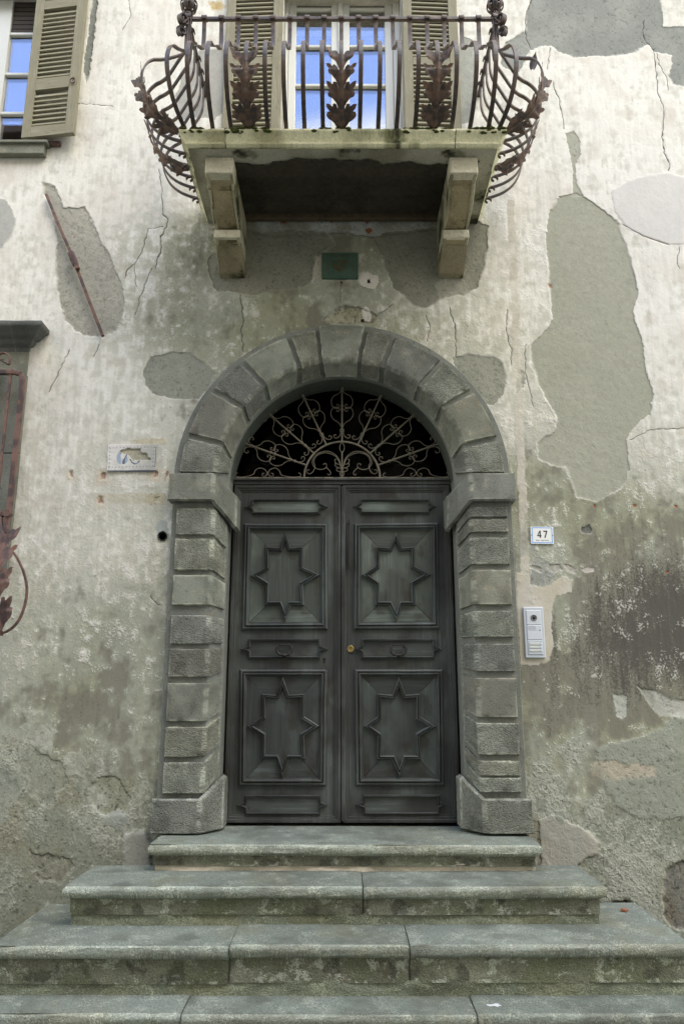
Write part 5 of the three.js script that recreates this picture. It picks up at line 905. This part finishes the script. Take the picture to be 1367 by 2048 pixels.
{
  // enamel number plate
  const [x0, y0] = at(1059, 1053.5, .006), [x1, y1] = at(1107, 1088, .006), w = x1 - x0, h = y0 - y1;
  const t = thing('house_number_plate', 'white enamel plate with blue border and black number 47', 'number plate', [(x0 + x1) / 2, (y0 + y1) / 2, .006]); t.rotation.z = -.012;
  mesh('plate', [box(-w / 2, w / 2, -h / 2, h / 2, -.006, .003, .003)], flat(.68, .68, .64, { roughness: .35 }), t);
  const tx = canvasTex(480, 360, (c, W, H) => {
    c.fillStyle = '#e9e8e2'; c.fillRect(0, 0, W, H); c.strokeStyle = '#3f92e8'; c.lineWidth = 15; c.strokeRect(32, 22, W - 64, H - 44);
    c.fillStyle = '#17171a'; c.textAlign = 'center'; c.font = 'bold 215px sans-serif'; c.save(); c.translate(W / 2 + 4, 236); c.scale(.8, 1); c.fillText('4', -78, 0); c.fillText('7', 84, 0); c.restore();
    c.font = 'bold 38px sans-serif'; c.fillText('VIA C. BATTISTI', W / 2, 305);
    c.fillStyle = '#2b2b2b'; c.beginPath(); c.arc(22, H / 2, 8, 0, 7); c.arc(W - 22, H / 2, 8, 0, 7); c.fill();
  });
  const f = face(w * .985, h * .98, tx); f.name = 'print'; f.position.z = .0038; t.add(f);
  mesh('screw', [sphere(-w / 2 + .006, 0, .004, .0035, 1, 1, .5, 8), sphere(w / 2 - .006, 0, .004, .0035, 1, 1, .5, 8)], M.lead, t);
}
{
  // broken majolica tile with the remains of a blue number
  const c4 = [[216, 889], [315, 887.5], [311, 940], [213, 942]].map(p => at(...p, .016)), t = thing('broken_tile', 'broken white ceramic number tile with blue dotted border', 'tile', [0, 0, 0]);
  const c = p => at(200 + p[0] / 8.907, 870 + p[1] / 8.907, .016), hole = [[345, 300], [370, 262], [440, 255], [490, 226], [520, 228], [560, 245], [640, 240], [725, 236], [718, 275], [740, 318], [800, 312], [840, 330], [850, 392], [905, 410], [900, 445], [830, 440], [720, 438], [640, 446], [610, 440], [600, 470], [570, 440], [545, 400], [520, 370], [480, 330], [440, 345], [400, 318], [370, 310]].map(c);
  const edgeW = []; const r = rng(3); const ring = ccw(c4); for (let i = 0; i < 4; i++) { const a = ring[i], b = ring[(i + 1) % 4]; for (let k = 0; k < 12; k++) edgeW.push([lerp(a[0], b[0], k / 12) + (r() - .5) * .004, lerp(a[1], b[1], k / 12) + (r() - .5) * .004]); }
  const dots = [], arcs = [], [X0, X1, Y0, Y1] = [c4[3][0], c4[1][0], c4[3][1], c4[1][1]];
  const body = slab(edgeW, .0, .014, .003, [ccw(hole)]);
  mesh('glazed_tile', body, (() => { const m = std(T_plaster, .002, { roughness: .35, specularIntensity: .6 }); m.color.setRGB(1.12, 1.14, 1.2); return m; })(), t);
  mesh('mortar_back', boxUV(slab(inset(ring, .012), -.01, .004, 0)), M.mortar, t);
  const blue = flat(.12, .15, .2, { roughness: .5 }), pale = flat(.33, .39, .48, { roughness: .4 });
  const disc = (x, y, q) => { const g = new THREE.CircleGeometry(q, 9); g.translate(x, y, .0146); return g; };
  for (let k = 0; k < 14; k++) { const u = (k + .6) / 14.2; dots.push(disc(lerp(c4[3][0], c4[2][0], u) , lerp(c4[3][1], c4[2][1], u) + .026, .0034)); if (k % 1 === 0) dots.push(disc(lerp(c4[0][0], c4[1][0], u), lerp(c4[0][1], c4[1][1], u) - .022, .003)); }
  for (let k = 1; k < 7; k++) { const v = k / 7.2; dots.push(disc(lerp(c4[0][0], c4[3][0], v) + .016, lerp(c4[0][1], c4[3][1], v), .0036), disc(lerp(c4[1][0], c4[2][0], v) - .022, lerp(c4[1][1], c4[2][1], v), .0034)); }
  mesh('painted_dots', dots, blue, t);
  const fl = (poly, z) => { const g = new THREE.ShapeGeometry(new THREE.Shape(poly.map(p => { const q = c(p); return new THREE.Vector2(q[0], q[1]); }))); g.translate(0, 0, z); return g; };
  mesh('painted_figure', [fl([[345, 300], [365, 312], [370, 430], [375, 510], [350, 515], [318, 490], [300, 440], [298, 380], [315, 330]], .0146), fl([[430, 470], [480, 380], [495, 420], [485, 470], [455, 510]], .0146)], pale, t);
  mesh('painted_figure', [fl([[370, 305], [382, 320], [378, 345], [366, 330]], .0148), fl([[440, 400], [470, 340], [497, 330], [470, 385], [445, 440], [440, 515], [400, 515], [395, 480], [410, 440]], .0149), fl([[520, 425], [545, 425], [570, 470], [610, 500], [650, 505], [690, 450], [715, 450], [690, 490], [650, 518], [600, 520], [560, 490]], .0147)], blue, t);
  mesh('worn_edge', [box(X0 + .004, X1 - .014, Y0 + .0005, Y0 + .0055, .004, .0155, .002), box(X1 - .0105, X1 - .0065, Y0 + .03, Y1 - .02, .004, .0155, .002)], blue, t);
}
{
  // video entry panel
  const [x0, y0] = at(1044.5, 1214, .02), [x1, y1] = at(1092, 1316, .02), w = x1 - x0 - .004, h = y0 - y1;
  const t = thing('entry_panel', 'silver door entry panel with camera, speaker grid and three name buttons', 'intercom', [(x0 + x1) / 2, (y0 + y1) / 2, 0]);
  const S = flat(.56, .59, .62, { roughness: .45, metalness: .15 }), S2 = flat(.63, .65, .68, { roughness: .42, metalness: .1 }), k = w * .36;
  mesh('frame', [box(-w / 2, w / 2, -h / 2, h / 2, -.01, .018, .005)], S, t);
  const mh = h * .285, ys = [h * .292, 0, -h * .292];
  const mods = ys.map((y, i) => mesh('module', [box(-k, k, y - mh / 2, y + mh / 2, .012, .0225, .003)], i === 2 ? S : S2, t));
  const cyl = (r, z0, z1, x, y, n = 28) => new THREE.CylinderGeometry(r, r, z1 - z0, n).rotateX(Math.PI / 2).translate(x, y, (z0 + z1) / 2);
  mesh('camera_ring', [new THREE.TorusGeometry(.0165, .0035, 10, 28).translate(0, ys[0] - .002, .0235), cyl(.0165, .02, .0232, 0, ys[0] - .002)], M.lead, mods[0]);
  mesh('camera_lens', [sphere(0, ys[0] - .004, .022, .009, 1, 1, .6, 16)], flat(.01, .01, .012, { roughness: .08 }), mods[0]);
  const slots = []; for (let i = 0; i < 8; i++) for (let j = 0; j < 5; j++) slots.push(box(-k + .008 + i * .0062, -k + .0105 + i * .0062, ys[1] + .0105 + j * .0062, ys[1] + .0135 + j * .0062, .0222, .0229, 0));
  mesh('speaker_slots', slots, M.lead, mods[1]);
  mesh('sensor', [cyl(.0045, .02, .0235, k - .012, ys[1] + .012, 14), cyl(.002, .02, .0235, k - .012, ys[1] + .028, 10)], M.lead, mods[1]);
  for (let i = 0; i < 3; i++) { const y = ys[2] + .02 - i * .0205; const r = mesh('name_holder', [box(-k + .007, k - .02, y - .0075, y + .0075, .0215, .0245, .002)], M.steel, mods[2]); const c = mesh('name_card', [box(-k + .01, k - .023, y - .005, y + .005, .024, .0252, .0005)], flat(.6, .6, .5, { roughness: .3 }), mods[2]); mesh('call_button', [box(k - .0165, k - .005, y - .0055, y + .0055, .0215, .026, .003)], S2, mods[2]); }
}
{
  // bronze plaque gone green; its relief is too worn to read
  const [x0, y0] = at(643.5, 505.5, .01), [x1, y1] = at(715.5, 557.5, .01), w = x1 - x0, h = y0 - y1, t = thing('wall_plaque', 'small green bronze plaque with worn relief crest under the balcony', 'plaque', [(x0 + x1) / 2, (y0 + y1) / 2, 0]);
  const G = std(surface(256, .3, (u, v) => { const a = fbm(u * 6, v * 6, 4, 6), g = fbm(u * 40, v * 40, 2, 40); const c = mix3([.045, .085, .06], [.085, .135, .095], a); return [...c.map(q => q * (.85 + .3 * g)), g]; }), .001, { roughness: .6, metalness: .1 });
  mesh('plate', [box(-w / 2, w / 2, -h / 2, h / 2, -.01, .012, .004), box(-w / 2, w / 2, -h / 2, -h / 2 + .008, .01, .0145, .002), box(-w / 2, w / 2, h / 2 - .006, h / 2, .01, .0135, .002), box(-w / 2, -w / 2 + .006, -h / 2 + .009, h / 2 - .007, .01, .0135, .002), box(w / 2 - .006, w / 2, -h / 2 + .009, h / 2 - .007, .01, .0135, .002)], G, t);
  const r = rng(4), rl = [], W = M.bronze2 ??= flat(.1, .085, .045, { roughness: .6, metalness: .3 });
  for (let i = 0; i < 26; i++) { const a = r() * 6.28, q = Math.sqrt(r()) * .042; rl.push(sphere(q * Math.cos(a) * 1.1, .004 + q * Math.sin(a), .0125, .006 + r() * .006, 1.2, 1, .4, 8)); }
  const o = []; for (let i = 0; i <= 30; i++) { const a = Math.PI * (1 + i / 30); o.push([.048 * Math.cos(a), .012 + .05 * Math.sin(a), .013]); } rl.push(tube(o, .0028, 40), tube([[-.048, .012, .013], [-.05, .04, .013], [-.03, .035, .013], [0, .046, .013], [.03, .035, .013], [.05, .04, .013], [.048, .012, .013]], .0028, 30));
  mesh('relief_crest', rl, W, t);
  const bt = []; for (const s of [-1, 1]) for (let i = 0; i < 9; i++) bt.push(box(s * .088 - .007, s * .088 + .007, -.045 + i * .0105, -.04 + i * .0105, .0115, .0133, .001)); for (let i = 0; i < 16; i++) bt.push(box(-.078 + i * .0098, -.072 + i * .0098, .07, .082, .0115, .0133, .001));
  mesh('relief_band', bt, W, t);
}
{
  const [x, y] = at(325, 1072.5, 0), t = thing('wall_pipe', 'round dark pipe end let into the wall left of the doorway', 'pipe', [x, y, 0]);
  const ring = new THREE.LatheGeometry([[.026, -.12], [.026, .004], [.0285, .009], [.032, .007], [.033, -.01]].map(p => new THREE.Vector2(...p)), 28); ring.rotateX(Math.PI / 2); mesh('pipe_rim', ring, flat(.05, .052, .045, { roughness: .6 }), t);
  mesh('pipe_bottom', [new THREE.CylinderGeometry(.026, .026, .01, 20).rotateX(Math.PI / 2).translate(0, 0, -.11)], M.crust, t);
}
{
  { const r = rng(12), p = []; for (let i = 0; i < 14; i++) { const a = i / 14 * 6.283, q = .022 * (.6 + .8 * r()); p.push([q * 1.5 * Math.cos(a), q * .7 * Math.sin(a)]); } const s = new THREE.ShapeGeometry(new THREE.Shape(p.map(q => new THREE.Vector2(...q)))); s.rotateX(-Math.PI / 2); const [sx] = at(990, 2010, 1.08); s.translate(sx, -.5415, 1.06); mesh('lime_splash', boxUV(s), flat(.62, .63, .62), steps); }
  // fallen bits of brick and a pale splash on the steps
  const g = new THREE.DodecahedronGeometry(.018, 0); g.scale(1.3, .6, .9); const [x] = at(1244, 1824, .4); const b = mesh('brick_fragment', boxUV(g.toNonIndexed()), M.brick); b.position.set(x, -.327 + .011, .43); meta(b, 'small reddish brick fragment lying on the third step by the wall', 'brick fragment');
}

// ---------------------------------------------------------------- street and the houses across it (seen only in the panes and by their shade)
meta(mesh('street', boxUV(new THREE.PlaneGeometry(120, 120, 1, 1).rotateX(-Math.PI / 2).translate(0, -.735, 0)), (() => { const m = std(T_granite, .006); m.color.setRGB(.75, .75, .75); return m; })()), null, null, null, 'structure');
{
  const house = (name, label, x0, x1, zf, eave, tint) => {
    const t = thing(name, label, 'house', [0, 0, 0]), m = std(T_plaster, .006); m.color.setRGB(...tint);
    mesh('wall', [box(x0, x1, -.73, eave, zf, zf + 7, 0)], m, t);
    mesh('roof', [slab([[zf - .7, eave - .05], [zf + 3.5, eave + 1.7], [zf + 7.7, eave - .05], [zf + 7.7, eave + .1], [zf + 3.5, eave + 1.88], [zf - .7, eave + .1]], x0, x1, .01).rotateY(-Math.PI / 2).translate(x0 + x1, 0, 0).scale(1, 1, 1)], M.tiles, t);
    for (let y = 1.2; y < eave - 2; y += 3.1) for (let x = x0 + 1.6; x < x1 - 1; x += 2.6) { const f = mesh('window', [box(x - .55, x + .55, y, y + 1.7, zf - .04, zf - .005, .01)], M.paint[1], t); mesh('pane', [box(x - .44, x + .44, y + .12, y + 1.58, zf - .048, zf - .041, 0)], M.dark, f); }
    return t;
  };
  house('opposite_house', 'tall house across the street mirrored as a roof edge in the left window', -13, -2.2, 7.6, 11.0, [.85, .83, .8]);
  house('opposite_house', 'lower plastered house across the street, hidden from the picture', -2.2, 10, 7.7, 10.2, [.9, .86, .78]);
}
scene.traverse(o => { if (o.isMesh) { o.castShadow = o.receiveShadow = true; o.material.side = THREE.DoubleSide; } });
renderer.render(scene, camera);
